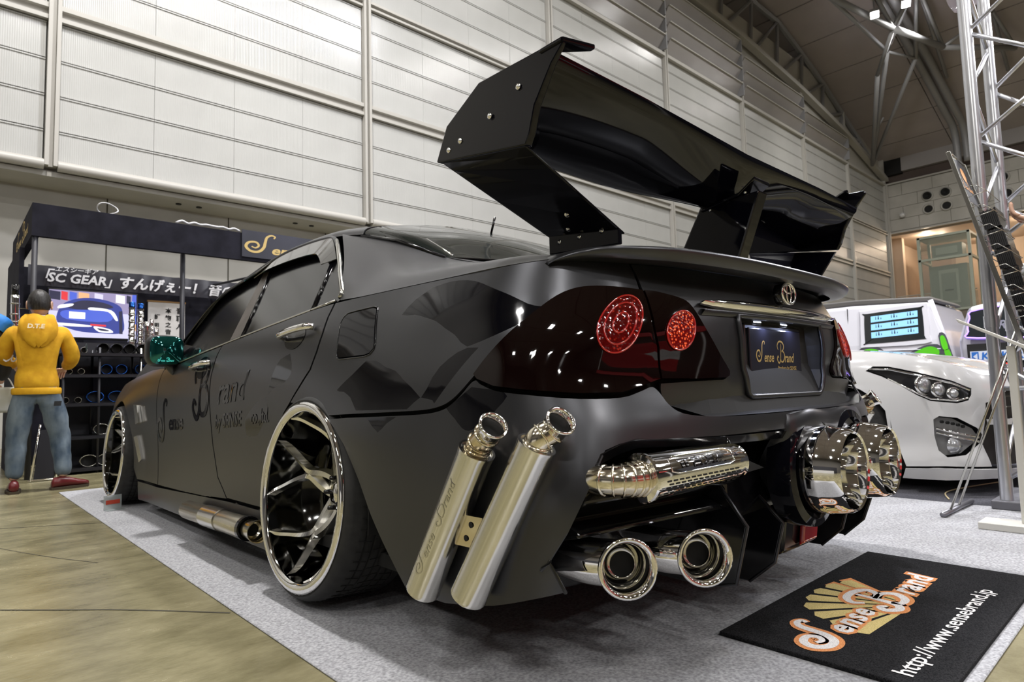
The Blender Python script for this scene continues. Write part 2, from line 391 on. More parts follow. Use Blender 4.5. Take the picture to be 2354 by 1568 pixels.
for i in range(3, len(PX) - 1):
    xa, xb = PX[i] + .1, PX[i + 1] - .1; ns = 4 if 3 < i < 7 else 1
    for T in TIER:
        for z0, z1 in zip(T, T[1:]):
            for s in range(ns):
                a = xa + (xb - xa) * s / ns + .0025; b = xa + (xb - xa) * (s + 1) / ns - .0025; key = (round(b - a, 3), round(z1 - z0, 3))
                if key not in pn:
                    w, h = b - a, z1 - z0 - .016
                    q = B(); q.box(0, w, -.03, .12, 0, h); q.box(0, w, -.045, -.03, 0, .022); q.box(0, w, -.045, -.03, h - .022, h)
                    pn[key] = q.obj('wall_panel', m_rib, wb); o = pn[key]
                else: o = link('wall_panel', pn[key].data, wb)
                o.location = (a, 10.02, z0 + .008)
for i in range(3, len(PX)):
    x = PX[i]; q = B(); q.box(x - .085, x - .03, 9.86, 10.12, 4.4, 15.2); q.box(x + .03, x + .085, 9.86, 10.12, 4.4, 15.2 if i < 8 else 15.0 - (x - 22) ** 2 * .0075); q.box(x - .03, x + .03, 9.95, 10.12, 4.4, 15.0 if i < 8 else 14.8 - (x - 22) ** 2 * .0075)
    q.obj('wall_post', m_frame, wb)
for i in range(3, len(PX) - 1):
    xa, xb = PX[i] + .088, PX[i + 1] - .088
    for z0, z1 in ((6.79, 6.86), (6.98, 7.06), (9.29, 9.34), (9.42, 9.48)):
        B().box(xa, xb, 9.9, 10.12, z0, z1).obj('wall_rail', m_frame, wb)
    B().box(xa, xb, 9.98, 10.12, 6.86, 6.98).obj('wall_rail', m_frame, wb); B().box(xa, xb, 9.85, 10.12, 12.3, 12.42).obj('wall_rail', m_frame, wb)
    q = B(); q.tube([(xa, 9.93, 4.42), (xb, 9.93, 4.42)], .085, 12); q.box(xa, xb, 9.86, 10.12, 4.42, 4.46); q.obj('wall_rail', m_frame, wb, smooth=True, angle=40)
    # louvres: sloping ribbed blades between the posts
    for k in range(4):
        z = 12.5 + k * .62; top = 15.1 if xb < 22 else 15.1 - (xb - 22) ** 2 * .0077
        if z + .5 > top - .05: continue
        q = B(); q.add([(xa + .05, 10.06, z), (xb - .12, 10.06, z), (xb - .12, 10.11, z + .03), (xa + .05, 10.11, z + .03), (xa + .05, 9.74, z + .47), (xb - .12, 9.74, z + .47), (xb - .12, 9.78, z + .50), (xa + .05, 9.78, z + .50)], [(0, 1, 2, 3), (4, 7, 6, 5), (0, 4, 5, 1), (3, 2, 6, 7), (0, 3, 7, 4), (1, 5, 6, 2)])
        q.obj('louvre_blade', m_louv, wb); B().box(xa + .05, xb - .12, 9.70, 9.76, z + .46, z + .50).obj('louvre_lip', m_frame, wb); B().box(xa + .05, xb - .12, 10.02, 10.10, z - .09, z - .02).obj('louvre_gap', m_dark, wb)
        B().box(xb - .115, xb - .06, 9.7, 10.1, z - .02, z + .5, 0).obj('louvre_bracket', m_truss, wb)
RT = [(-26, 15.15), (18, 15.15), (22.5, 15.05), (28.3, 14.55), (34.1, 13.77), (39.9, 12.55)]
def lin(tab, x):
    for (a, b), (c, d) in zip(tab, tab[1:]):
        if x <= c: return b + (d - b) * (x - a) / (c - a)
    return tab[-1][1]
for (a, b), (c, d) in zip(RT, RT[1:]):
    q = B(); q.add([(a, 9.7, b), (c, 9.7, d), (c, 10, d), (a, 10, b), (a, 9.7, b + .22), (c, 9.7, d + .22), (c, 10, d + .22), (a, 10, b + .22)], [(3, 2, 1, 0), (4, 5, 6, 7), (0, 1, 5, 4), (2, 3, 7, 6), (0, 4, 7, 3), (1, 2, 6, 5)]); q.obj('roof_edge_beam', m_frame, wb)
# roof truss along the wall
CH = [(-26, 17.3), (11.5, 17.3), (14, 17.35), (16.5, 17.4), (19, 17.4), (21.5, 17.42), (24, 17.42), (26.5, 17.44), (29.07, 16.79), (31.54, 16.05), (33.9, 15.14), (36.3, 14.2), (38.4, 13.3)]
tr = empty('trim_1', (0, 0, 0)); tr['kind'] = 'structure'; tr.name = 'trim_1'
for (a, b), (c, d) in zip(CH, CH[1:]): B().tube([(a, 10, b), (c, 10, d)], .13, 6).obj('truss_chord', m_truss, tr)
for k in range(1, len(CH) - 1):
    x, z = CH[k]; B().tube([(x - .35, 10, lin(RT, x) + .2), (x, 10, z)], .085, 6).obj('truss_member', m_truss, tr)
    x2, z2 = CH[k + 1]; B().tube([(x, 10, lin(RT, x) + .25), (x2, 10, z2)], .08, 6).obj('truss_member', m_truss, tr)
q = B()
for (a, b), (c, d) in zip(CH, CH[1:]): q.add([(a, 11.4, 12), (c, 11.4, 12), (c, 11.4, d + .6), (a, 11.4, b + .6)], [(0, 1, 2, 3)])
solid(q.obj('truss_backing', m_ceil, tr), .05)
for k in range(1, len(CH)):
    x, z = CH[k]; B().tube([(x, 11.3, 13), (x, 11.3, z + .4), (x - 1.2, 11.3, z + .55)], .05, 5).obj('truss_member', m_dark, tr)
# ceiling ----------------------------------------------------------
CZ = [(-26, 18.0), (14, 17.9), (16.5, 17.9), (19, 17.9), (21.5, 17.88), (24, 17.82), (26.5, 17.68), (29.07, 17.15), (31.54, 16.45), (33.9, 15.66), (36.3, 14.9), (38.4, 14.28), (40, 13.8)]
q = B()
for (a, b), (c, d) in zip(CZ, CZ[1:]): q.add([(a, 11.5, b + .2), (c, 11.5, d + .2), (c, -40, d + .2), (a, -40, b + .2)], [(0, 1, 2, 3)])
ce = q.obj('ceiling', m_dark); solid(ce, .1); tag(ce, kind='structure')
for k, ((a, b), (c, d)) in enumerate(zip([(a, b) for a, b in [(-26 + 5 * i, 17.95) for i in range(8)]] + CZ[1:], [(-26 + 5 * (i + 1), 17.95) for i in range(7)] + CZ[1:])):
    for j, (y0, y1) in enumerate(((11.4, 6.4), (6.36, .4), (.36, -12), (-12.04, -40))):
        g = .045; q = B(); q.add([(a + g, y0, b), (c - g, y0, d), (c - g, y1, d), (a + g, y1, b), (a + g, y0, b + .12), (c - g, y0, d + .12), (c - g, y1, d + .12), (a + g, y1, b + .12)], [(0, 1, 2, 3), (7, 6, 5, 4), (0, 4, 5, 1), (3, 2, 6, 7), (0, 3, 7, 4), (1, 5, 6, 2)]); q.obj('ceiling_panel', m_ceil, ce)
# hanging roof girder and splayed column
gd = empty('trim_2', (0, 0, 0)); gd['kind'] = 'structure'
G0 = (37.4, 9.75, 13.0); N0 = (23.2, 6.6, 15.6); N1 = (26.55, 5.37, 15.0); N2 = (29.9, 4.42, 15.0); N3 = (33, 2.4, 15.2); U1 = (27.3, 4.6, 16.9); U2 = (31, 2.8, 16.3); K1 = (29.5, 6.9, 14.6); K2 = (28.6, 6.2, 15.1); K3 = (30.5, 5.6, 15.2); U0 = (24, 5.8, 17.2)
def gm(a, b, r): B().tube([a, b], r, 6).obj('girder_member', m_truss, gd, smooth=True)
for a, b, r in ((N0, N1, .13), (N1, N2, .13), (N2, N3, .12), (U0, U1, .1), (U1, U2, .09), (N1, U1, .09), (U1, N2, .09), (N0, U1, .08), (N1, U0, .08), (G0, K1, .1), (G0, K2, .1), (G0, K3, .1), (K1, N1, .09), (K2, N0, .09), (K3, U1, .09), (K1, K2, .06), (K2, K3, .06), (K1, U1, .07), (U2, N2, .08), (U2, N3, .08), (U1, (34, 5.2, 15.3), .08), (U2, (35, 3.0, 15.1), .08), (N0, (18.5, 8.6, 16.4), .13), (U0, (19, 7.8, 17.3), .09), (U0, N0, .08)): gm(a, b, r)
gm((34.3, 8.6, 13.7), (33.8, 8.0, 14.2), .05)
# two ducts running down the end of the roof
du = []
for k, dy in enumerate((0, -.42)):
    q = B(); q.tube(catm([(27.5, 6.0 + dy, 16.9), (31.8, 5.95 + dy, 15.95), (36.0, 5.85 + dy, 14.5), (37.5, 5.8 + dy, 13.8), (37.9, 5.8 + dy, 12.1)], 6), .17, 14); o = q.obj('duct', m_truss, None, True)
    tag(o, ('left' if k == 0 else 'right') + ' one of two grey pipes bending down from the ceiling to the end wall', 'pipe')
# hall lamps that show
m_lampg = M('lamp_glow', (1, 1, 1), .5, emit=(1, .98, .95), es=30)
for k, p in enumerate(((24.9, 5.53, 15.0), (25.05, 4.48, 15.0))):
    e = empty('ceiling_lamp', p, .3, ('left' if k == 0 else 'right') + ' bright floodlight hanging on the roof girder, ' + ('left of' if k == 0 else 'above') + ' the lit brace', 'lamp')
    q = B(); q.box(-.26, .26, -.16, .16, 0, .12); q.tube([(0, 0, .1), (0, 0, 1.4)], .03, 6); bevel(q.obj('housing', m_truss, e), .02); B().box(-.24, .24, -.14, .14, -.03, -.002).obj('lamp_face', m_lampg, e)
spotl('girder_flood', (25, 5.0, 14.6), (28, 5, 10), 500, 150, r=.3)
# end wall ----------------------------------------------------------
we = B(); we.box(40.05, 40.4, -20, 10.1, 9.38, 12.35); we = we.obj('wall_right', M('pale_block', (.36, .345, .31), .7)); tag(we, kind='structure')
m_blk = nz(M('pale_block_face', (.4, .385, .35), .6), .8, (.42, .405, .365), (.52, .50, .46), 5)
for r in range(4):
    z0 = 9.5 + r * .7; y = 9.85
    for c in range(13):
        w = 1.55; ya = y - c * w - (.5 * w if r % 2 else 0)
        y1 = min(ya, 9.85); y0 = max(ya - w + .02, -12)
        if r % 2 and c == 0: B().box(39.98, 40.06, 9.85 - .5 * w + .02, 9.85, z0, z0 + .68).obj('facing_block', m_blk, we)
        B().box(39.98, 40.06, y0, y1, z0, z0 + .68).obj('facing_block', m_blk, we)
B().box(39.9, 40.06, -20, 10, 12.33, 12.42).obj('wall_rail', m_frame, we); B().box(39.85, 40.06, -20, 10, 9.34, 9.44).obj('wall_rail', m_frame, we)
B().box(40.2, 40.5, -20, 10.2, 12.3, 13.05).obj('dark_band', M('brown_band', (.10, .075, .065), .8), we); B().box(39.9, 40.4, -20, 9.0, 13.0, 13.85).obj('pale_band', M('pale_band', (.36, .34, .34), .8), we); B().box(39.9, 40.4, 9.0, 10.2, 12.9, 13.9).obj('dark_band', m_dark, we)
for zz in (5.0, 8): B().tube([(39.86, 9.84, 4.6), (39.86, 9.84, 12.4)], .07, 6).obj('corner_post', m_frame, we) if zz == 5.0 else None
for k, (y, z) in enumerate(((7.8, 11.2), (6.92, 11.2), (7.8, 10.43), (6.92, 10.43), (5.25, 11.35), (4.3, 11.35), (5.2, 10.45), (4.2, 10.45))):
    e = empty('air_nozzle', (39.97, y, z), 0, 'round black air nozzle in the pale end wall, ' + ['upper left of the left four', 'upper right of the left four', 'lower left of the left four', 'lower right of the left four', 'upper left, behind the tower', 'upper right, behind the tower', 'lower left, behind the tower', 'lower right, behind the tower'][k], 'vent')
    B().lathe([(.3, 0), (.3, .07), (.24, .1), (.2, .02), (.2, .0)], (0, 0, 0), (-1, 0, 0), 20).obj('nozzle_ring', m_frame if k % 4 > 1 else m_wallc, e, True)
    B().lathe([(0, .03), (.2, .03), (.2, .22 if k % 4 < 2 else .05), (.17, .22 if k % 4 < 2 else .05), (.12, .04), (0, .04)], (0, 0, 0), (-1, 0, 0), 20).obj('nozzle_mouth', m_dark, e, True)
cam2 = empty('dome_camera', (39.8, 9.1, 10.35), 0, 'small white dome camera on the end wall near the corner', 'camera'); B().box(-.06, .12, -.06, .06, .05, .2).obj('bracket', m_frame, cam2); B().lathe([(0, -.16), (.12, -.12), (.16, 0), (.12, .1), (0, .12)], (0, 0, 0), (0, 0, 1), 16).obj('dome', M('white_plastic', (.7, .7, .7), .3), cam2, True)
# warm gallery below the facing
ga = B(); ga.box(40.2, 47, -20, 10.2, 9.25, 9.36); ga.box(47, 47.2, -20, 10.2, 0, 9.4); ga.box(40.2, 47, 10.1, 10.3, 0, 9.4); ga = ga.obj('wall_right_gallery', m_warm); ga['kind'] = 'structure'
B().box(40, 47, -20, 10.2, 4.2, 4.5).obj('gallery_floor', m_frame, ga); B().box(43.2, 44.2, 7.6, 9.2, 4.5, 8.4).obj('pier', M('brown_pier', (.25, .17, .13), .7), ga); B().box(41.0, 41.4, 9.55, 10.1, 4.5, 9.3).obj('pier', m_warm, ga)
for yy in (2.0, -2.5, -7): B().box(44, 44.5, yy - .4, yy + .4, 4.5, 9.2).obj('pier', m_warm, ga)
m_glass = M('pale_green_glass', (.42, .48, .42), .08, alpha=.22); m_gal = M('gallery_lamp', (1, .9, .7), .4, emit=(1, .8, .55), es=14)
for k, (x, y) in enumerate(((41.2, 8.3), (43.3, 8.0), (41.2, 3.6), (43.3, 3.2), (45, 5.9), (41.2, -1))):
    e = B().lathe([(0, 0), (.16, 0), (.18, -.04), (.12, -.05), (0, -.03)], (x, y, 9.25), (0, 0, 1), 14).obj('downlight', m_gal); tag(e, ['front left downlight glowing in the warm gallery soffit, by the pale wall corner', 'downlight deeper in the gallery soffit, left of the lift shaft', 'front downlight glowing right of the lift shaft', 'downlight deeper in the soffit right of the lift shaft', 'rearmost downlight behind the top of the lift shaft', 'downlight farthest right in the gallery soffit, behind the tower'][k], 'lamp', 'downlights in the gallery soffit')
    l = bpy.data.lights.new('gallery_light', 'POINT'); l.energy = 85; l.color = (1, .80, .60); l.shadow_soft_size = .12; lo_ = link('gallery_light', l); lo_.location = (x, y, 8.95)
# balustrade
for k in range(5): B().tube([(40.3, 9.6 - k * .85, 4.5), (40.3, 9.6 - k * .85, 5.6)], .03, 6).obj('baluster', m_frame, ga)
B().tube([(40.3, 9.8, 5.6), (40.3, 5.9, 5.6)], .04, 6).obj('handrail', m_frame, ga); B().box(40.28, 40.31, 5.9, 9.8, 4.6, 5.5).obj('glass_pane', m_glass, ga)
# glazed lift shaft
el = empty('lift_shaft', (38.9, 6.8, 0), 0, 'glazed green-tinted lift shaft standing in front of the warm gallery', 'lift'); m_gf = M('pale_green_frame', (.42, .46, .38), .4); m_gin = M('lift_car_metal', (.26, .29, .24), .35, .3)
for y in (-1.15, 1.15):
    for x in (-.9, 1.1): B().box(x - .07, x + .07, y - .07, y + .07, 4.3, 8.45).obj('corner_post', m_gf, el)
for z in (8.35, 7.1, 4.3):
    B().box(-.97, -.83, -1.2, 1.2, z, z + .12).obj('cross_rail', m_gf, el); B().box(-.9, 1.1, -1.2, -1.08, z, z + .12).obj('cross_rail', m_gf, el); B().box(-.9, 1.1, 1.08, 1.2, z, z + .12).obj('cross_rail', m_gf, el)
B().box(-.93, -.9, -1.08, 1.08, 4.42, 7.1).obj('glass_pane', m_glass, el); B().box(-.93, -.9, -1.08, 1.08, 7.22, 8.35).obj('glass_pane', m_glass, el)
B().box(-.3, .9, -.85, .85, 4.5, 6.85).obj('lift_car', m_gin, el); B().box(-.36, -.3, -.45, .45, 4.75, 6.6).obj('lift_door', m_gf, el); B().box(-.39, -.36, -.33, .33, 4.9, 6.4).obj('door_panel', m_gin, el); B().box(-.44, -.39, -.2, .2, 5.45, 5.5).obj('handrail', m_dark, el)
B().box(-.3, .6, -.7, .7, 7.3, 8.0).obj('machine_frame', m_gin, el); B().box(-.36, -.3, -.5, .5, 7.45, 7.85).obj('machine_panel', m_gf, el); B().box(-.9, 1.1, -1.1, 1.1, 8.35, 8.42).obj('shaft_roof', m_gf, el)
B().box(-.9, 1.1, -1.1, 1.1, 0, 4.35).obj('shaft_base', M('shaft_base_brown', (.2, .17, .13), .7), el)
# ================================================================== BLACK SEDAN
def satin(name, c, rough, metal, coat=0):
    m = M(name, c, rough, metal, coat); nt = m.node_tree; N = nt.nodes; L = nt.links
    tc = N.new('ShaderNodeTexCoord'); t = N.new('ShaderNodeTexNoise'); t.inputs['Scale'].default_value = 900; L.new(tc.outputs['Object'], t.inputs['Vector'])
    q = N.new('ShaderNodeMapRange'); q.inputs['To Min'].default_value = rough - .04; q.inputs['To Max'].default_value = rough + .05; L.new(t.outputs[0], q.inputs[0]); L.new(q.outputs[0], P(nt).inputs['Roughness']); return m
m_mat = satin('satin_black_paint', (.060, .061, .067), .29, .74)
m_glo = M('gloss_black_paint', (.003, .003, .005), .06, 0, 0, spec=.26)
m_blk = M('gloss_black_trim', (.004, .004, .005), .12, 0, 0)
m_in = M('under_body_black', (.006, .006, .006), .8)
m_rub = nz(M('tyre_rubber', (.015, .015, .015), .7), 30, (.010, .010, .010), (.022, .022, .022), 3)
m_chr = M('chrome', (.86, .85, .83), .045, 1.0)
m_chr2 = M('soft_chrome_trim', (.55, .54, .5), .2, 1.0)
m_ss = nz(M('polished_stainless', (.72, .71, .68), .16, 1.0), 3, (.66, .65, .60), (.80, .79, .76), 3, stretch=(1, 1, .2))
m_ti = nz(M('straw_tinted_weld', (.7, .58, .34), .14, 1.0), 9, (.62, .52, .34), (.82, .78, .66), 3)
m_glass = M('tinted_window', (.010, .013, .012), .03, 0, 0, spec=.9)
def m_smoke(): return m_lens
m_lens = M('smoked_lens', (.004, .001, .001), .035, 0, 0)
car = empty('car', (0, 0, 0), 0, 'satin black lowered sedan with a huge rear wing and chrome exhausts', 'car')
def SX(s, v, off=0.0):
    if s > 2.0:
        p = S(4.0 - s, v, off); return (-p[0], p[1], p[2])
    return S(s, v, off)
S0 = lambda s, v: SX(s, v)
def mir(poly): return [(4.0 - s, v) for s, v in poly][::-1]
def both(name, outline, mat, **k):
    a = panel(name, outline, S0, mat, car, flip=False, **k)
    k2 = dict(k)
    if 'regions' in k: k2['regions'] = [(mir(r[0]), r[1]) for r in k['regions']]
    if 'holes' in k: k2['holes'] = [mir(h) for h in k['holes']]
    b = panel(name, mir(outline), S0, mat, car, flip=False, **k2); return a, b
# -- inner dark shell so the gaps between panels read black
def shell():
    q = B(); ss = [-3.4 + .1 * i for i in range(int(10.8 / .1) + 1)]; vs = [.22, .34, .46, .6, .74, .88, .96]; ins = []
    for s in ss:
        for v in vs:
            p = SX(s, v); k = .965
            y = p[1] * 1.0 + (.035 if p[1] < -.8 else 0)
            q.v.append((p[0] * .955, y, v))
    m = len(vs)
    for i in range(len(ss) - 1):
        s = (ss[i] + ss[i + 1]) / 2; s_ = min(s, 4 - s)
        for j in range(m - 1):
            v = (vs[j] + vs[j + 1]) / 2
            if any(math.hypot(-s_ - wy, v - .345) < .40 for wy in (0, 2.85)): continue
            if s_ > .12 and v < .60: continue
            q.f.append((i * m + j, i * m + j + 1, (i + 1) * m + j + 1, (i + 1) * m + j)); q.m.append(0)
    q.box(-.82, .82, -.75, 3.2, .16, .2); q.box(-.80, .80, -.62, -.58, .16, .9); q.box(-.6, .6, -1.0, 3.3, .2, .6)
    return q.obj('under_body', m_in, car)
shell()
def arc(cy, cz, r, a0, a1, n=14): return [(-(cy + r * math.cos(math.radians(a0 + (a1 - a0) * i / n))), cz + r * math.sin(math.radians(a0 + (a1 - a0) * i / n))) for i in range(n + 1)]
ARCF = arc(2.85, .33, .352, 186, -6, 18)      # s runs from rear edge of the front arch ... towards the front
# arch points are (s, v): cos positive is forward (s smaller)
fr_arch = [(-(2.85 + .352 * math.cos(math.radians(a))), .33 + .352 * math.sin(math.radians(a))) for a in range(200, -21, -10)]
# fender: rear lower corner -> up the door gap -> shoulder -> front -> arch
fender = [(-2.05, .20), (-2.03, .40), (-2.02, .62), (-1.98, .83), (-1.96, .865), (-2.3, .868), (-2.85, .845), (-3.25, .79), (-3.42, .74), (-3.45, .45), (-3.30, .30), (-3.22, .24)] + fr_arch[::-1][2:-1] + [(-2.46, .20)]
both('front_fender', fender, m_mat)
both('front_bumper', [(-3.22, .24), (-3.30, .30), (-3.45, .45), (-3.42, .74), (-3.6, .66), (-3.72, .55), (-3.72, .2), (-3.3, .12), (-3.2, .15)], m_mat)
sill = [(-2.47, .075), (-1.6, .085), (-.42, .10), (-.345, .24), (-.9, .232), (-2.05, .188), (-2.45, .19)]
both('side_skirt', sill, m_mat)
FG = [(-.914, .240), (-1.03, .326), (-1.072, .467), (-1.084, .665), (-1.085, .788), (-1.06, .865), (-1.035, .925)]
fdoor = [(-2.045, .20), (-1.6, .208), (-1.25, .219)] + FG + [(-1.35, .90), (-1.657, .874), (-1.96, .855), (-1.975, .83), (-2.015, .62), (-2.025, .40)]
RD = [(-.166, .655), (-.096, .711), (-.027, .77), (-.004, .83), (.008, .893), (.004, .95), (.012, 1.0)]
DC1 = smooth2([(-.22, .837), (-.30, .82), (-.337, .787), (-.36, .75), (-.374, .694), (-.32, .715), (-.272, .72), (-.22, .735), (-.18, .764), (-.19, .80)], 2)
DC2 = smooth2([(-.395, .683), (-.5, .66), (-.619, .606), (-.64, .57), (-.631, .529), (-.57, .525), (-.509, .533), (-.44, .58), (-.39, .633)], 2)
rdoor = FG[::-1][:0] + [(-.905, .243), (-.60, .246), (-.40, .25), (-.352, .30), (-.350, .40), (-.325, .49), (-.277, .573), (-.22, .62)] + RD + [(-.18, .993), (-.55, .967), (-.899, .938), (-1.03, .928)] + [(s + .006, v) for s, v in FG[::-1][1:]]
both('front_door', fdoor, m_mat); both('rear_door', rdoor, m_mat, regions=[(DC1, m_glo), (DC2, m_glo)])
LAMP = smooth2([(.877, .718), (.917, .765), (.966, .816), (1.015, .865), (1.041, .887), (1.071, .903), (1.107, .913), (1.155, .9175), (1.236, .9155), (1.334, .909)], 3)
BT = smooth2([(.17, .616), (.30, .621), (.465, .626), (.614, .631), (.70, .636), (.76, .646), (.80, .661), (.835, .683), (.870, .712)], 3)
G1 = smooth2([(.562, .977), (.64, .985), (.74, .972), (.842, .931), (.955, .887), (1.03, .874)], 3) + [(1.0, .84), (.95, .79)][:1] + smooth2([(.998, .844), (.918, .817), (.86, .80), (.813, .79)], 2) + smooth2([(.78, .803), (.745, .825), (.70, .845), (.65, .87), (.595, .886), (.54, .90), (.471, .907), (.51, .95)], 2)
G2 = smooth2([(.348, .78), (.41, .775), (.463, .756), (.52, .742), (.565, .717), (.61, .695), (.656, .668)], 2) + smooth2([(.63, .655), (.603, .638), (.58, .629)], 2) + [(.40, .6245), (.35, .634)] + smooth2([(.30, .672), (.25, .69), (.2, .696), (.28, .74)], 2)
G3 = [(.815, .787), (.86, .785), (.93, .775), (.917, .765), (.876, .722), (.870, .713), (.831, .682), (.76, .646), (.72, .652), (.711, .661), (.66, .668), (.68, .69), (.696, .719), (.72, .745), (.747, .762), (.78, .778)]
FUEL = [(.12, .915), (.126, .935), (.145, .948), (.20, .951), (.295, .953), (.318, .947), (.328, .93), (.375, .83), (.376, .812), (.36, .798), (.33, .793), (.175, .793), (.158, .798), (.15, .81)]
def clip(poly, out): return poly
RD2 = [(s + .007, v) for s, v in RD]
quarter = [(-.159, .658), (-.12, .655), (-.06, .652), (0, .65), (.06, .644), (.12, .632), (.155, .623)] + BT + LAMP[1:] + [(1.317, .956), (1.302, .985), (1.295, 1.0), (1.15, 1.0), (.9, 1.0), (.6, 1.0), (.3, 1.0), (.02, 1.0)] + RD2[::-1][1:-1]
ga1 = [p for p in G1 if inside(p, quarter)]
def within(poly, out):  # keep a pattern patch inside its panel
    r = []
    for p in poly:
        if inside(p, out): r.append(p)
    return r
both('rear_quarter', quarter, m_mat, regions=[(within(G1, inset(quarter, .004)), m_glo), (within(G2, inset(quarter, .004)), m_glo), (within(G3, inset(quarter, .004)), m_glo)], holes=[FUEL])
both('fuel_door', inset(FUEL, .003), m_glo) if False else panel('fuel_door', inset(FUEL, .003), lambda s, v: SX(s, v, .002), m_glo, car)
q = B(); q.tube([SX(s, v, .0) for s, v in dens(FUEL, .02)], .0026, 6, closed=True); q.obj('fuel_door_seal', m_blk, car, True)
# bumper
BF = [(.17, .607), (.225, .575), (.284, .530), (.36, .435), (.425, .349), (.525, .236), (.582, .165)]
bb = [(.75, .170), (.95, .20), (1.165, .250), (1.121, .318), (1.16, .38), (1.22, .48), (1.262, .545), (1.30, .556), (1.341, .562), (1.6, .556), (2.0, .553)]
btop = [(2.0, .603)] + smooth2([(1.66, .604), (1.56, .608), (1.486, .618), (1.452, .638), (1.434, .664), (1.412, .681), (1.373, .671), (1.317, .659), (1.201, .659), (1.049, .672), (.959, .682), (.90, .699)], 3) + smooth2([(.884, .708), (.866, .703), (.835, .677), (.80, .655), (.76, .639), (.70, .630), (.614, .625), (.465, .620), (.30, .615)], 3)
G4 = smooth2([(.775, .641), (.83, .668), (.87, .69)], 2) + smooth2([(.92, .685), (.97, .68), (1.0, .667), (.97, .64), (.935, .612), (.90, .597), (.873, .588), (.845, .595), (.814, .616), (.79, .63)], 2)
G2b = [(.42, .615), (.56, .618), (.52, .60), (.50, .585), (.481, .575), (.45, .592)]
left = BF + bb[:-1]; top = btop[1:]
bump = left + [(4 - s, v) for s, v in left[::-1]] + [(4 - s, v) for s, v in top[::-1]] + top
panel('rear_bumper', bump, S0, m_mat, car, regions=[(G4, m_glo), (G2b, m_glo), (mir(G4), m_glo)], step=.026)
# folded return faces of the blade corners
for sg in (0, 1):
    e = [(1.165, .252), (1.121, .318), (1.16, .38), (1.22, .48), (1.262, .545)]
    q = B(); vs = []
    for s, v in e:
        p = SX(s if not sg else 4 - s, v, -.002); ix = (.10 if not sg else -.10)
        vs += [p, (p[0] + ix * .55, p[1] + .085, p[2] + .01)]
    q.add(vs, [(2 * i, 2 * i + 1, 2 * i + 3, 2 * i + 2) for i in range(len(e) - 1)]); solid(q.obj('blade_return', m_mat, car), .006)
    q = B(); pp = [SX(s if not sg else 4 - s, v, .004) for s, v in ((1.10, .30), (1.121, .318), (1.165, .252))]
    q.tube([pp[0], pp[1], pp[2]], .004, 6); q.obj('blade_edge', m_blk, car)
# shroud lip over the horizontal muffler
q = B(); L1 = [(1.235, .515), (1.25, .538), (1.30, .556), (1.335, .590)][:3] + [(1.345, .565), (1.6, .556), (1.86, .552)]
vs = []
for s, v in L1:
    p = Vector(SX(s, v, .002)); vs += [p, p + Vector((.012, .01, -.02)), p + Vector((.05, .13, -.02))]
q.add(vs, [(3 * i + k, 3 * i + k + 1, 3 * i + k + 4, 3 * i + k + 3) for i in range(len(L1) - 1) for k in (0, 1)]); solid(q.obj('muffler_shroud', m_blk, car, True, angle=30), .006)
# trunk lid with plate recess
lampin = smooth2([(1.334, .909), (1.38, .907), (1.427, .901), (1.47, .894), (1.503, .882), (1.543, .849), (1.612, .783), (1.668, .731)], 3) + smooth2([(1.683, .713), (1.679, .700), (1.664, .694)], 3) + [(1.557, .692), (1.436, .694)]
rec = [(1.718, .862), (1.735, .80), (1.752, .72), (1.773, .655), (1.79, .645), (2.21, .645), (2.227, .655), (2.248, .72), (2.265, .80), (2.282, .862), (2.0, .864)]
lidl = smooth2([(1.440, .688), (1.442, .668), (1.458, .645), (1.490, .625), (1.56, .614), (1.66, .611)], 3)
lidt = [(1.305, .985), (1.321, .956), (1.340, .912)]
lid = lidt + lampin[1:-1][:] + lidl[:] + [(4 - s, v) for s, v in lidl[::-1]] + [(4 - s, v) for s, v in lampin[1:-1][::-1]] + [(4 - s, v) for s, v in lidt[::-1]]
def LIDS(s, v):
    p = SX(s, v)
    if v >= .70: return p
    r = SX(s, .70); u = (.70 - v) / .09
    return (r[0] + (p[0] - r[0]) * .4, r[1] + .016 * u * u, v)
panel('trunk_lid', lid, LIDS, m_mat, car, holes=[rec], step=.026)
# recess: sides, back, frame, plate
q = B(); fr = [LIDS(s, v) for s, v in dens(rec, .05)]; n = len(fr); bk = [(p[0] * .9, -1.135, (p[2] - .75) * .9 + .75) for p in fr]
q.add(fr + bk, [(i, (i + 1) % n, n + (i + 1) % n, n + i) for i in range(n)] + [tuple(range(n, 2 * n))]); q.obj('plate_recess', m_mat, car, False)
q = B(); q.tube([(LIDS(s, v)[0], LIDS(s, v)[1] - .004, v) for s, v in dens(rec, .02)], .008, 8, closed=True); q.obj('plate_surround', m_mat, car, True)
pl = bevel(B().box(-.166, .166, -1.178, -1.170, .672, .838).obj('licence_plate', M('plate_black', (.012, .012, .02), .25), car), .006, 2)
bevel(B().box(-.18, .18, -1.171, -1.140, .655, .850).obj('plate_holder', m_mat, car), .006, 2)
m_gold = M('gold_print', (.55, .38, .13), .35, .4)
v, f = brand_script(.004, .085); mesh('plate_lettering', [(-.128 + x * .0425, -1.1785, .742 + y * .050) for x, y in v], f, m_gold, pl)
textobj('plate_lettering', 'Produce by SENSE', lambda x, y: (.0 + x, -1.1785, .719 + y), m_gold, pl, size=.0165, off=.0002)
m_led = M('plate_lamp', (1, 1, 1), .3, emit=(.75, .82, 1), es=22)
for x in (-.085, .085):
    B().box(x - .022, x + .022, -1.165, -1.145, .856, .860).obj('plate_lamp', m_led, car)
    l = bpy.data.lights.new('plate_light', 'AREA'); l.energy = .28; l.size = .03; l.color = (.6, .68, 1); o = link('plate_light', l); o.location = (x, -1.195, .853); o.rotation_euler = (math.radians(-18), 0, 0)
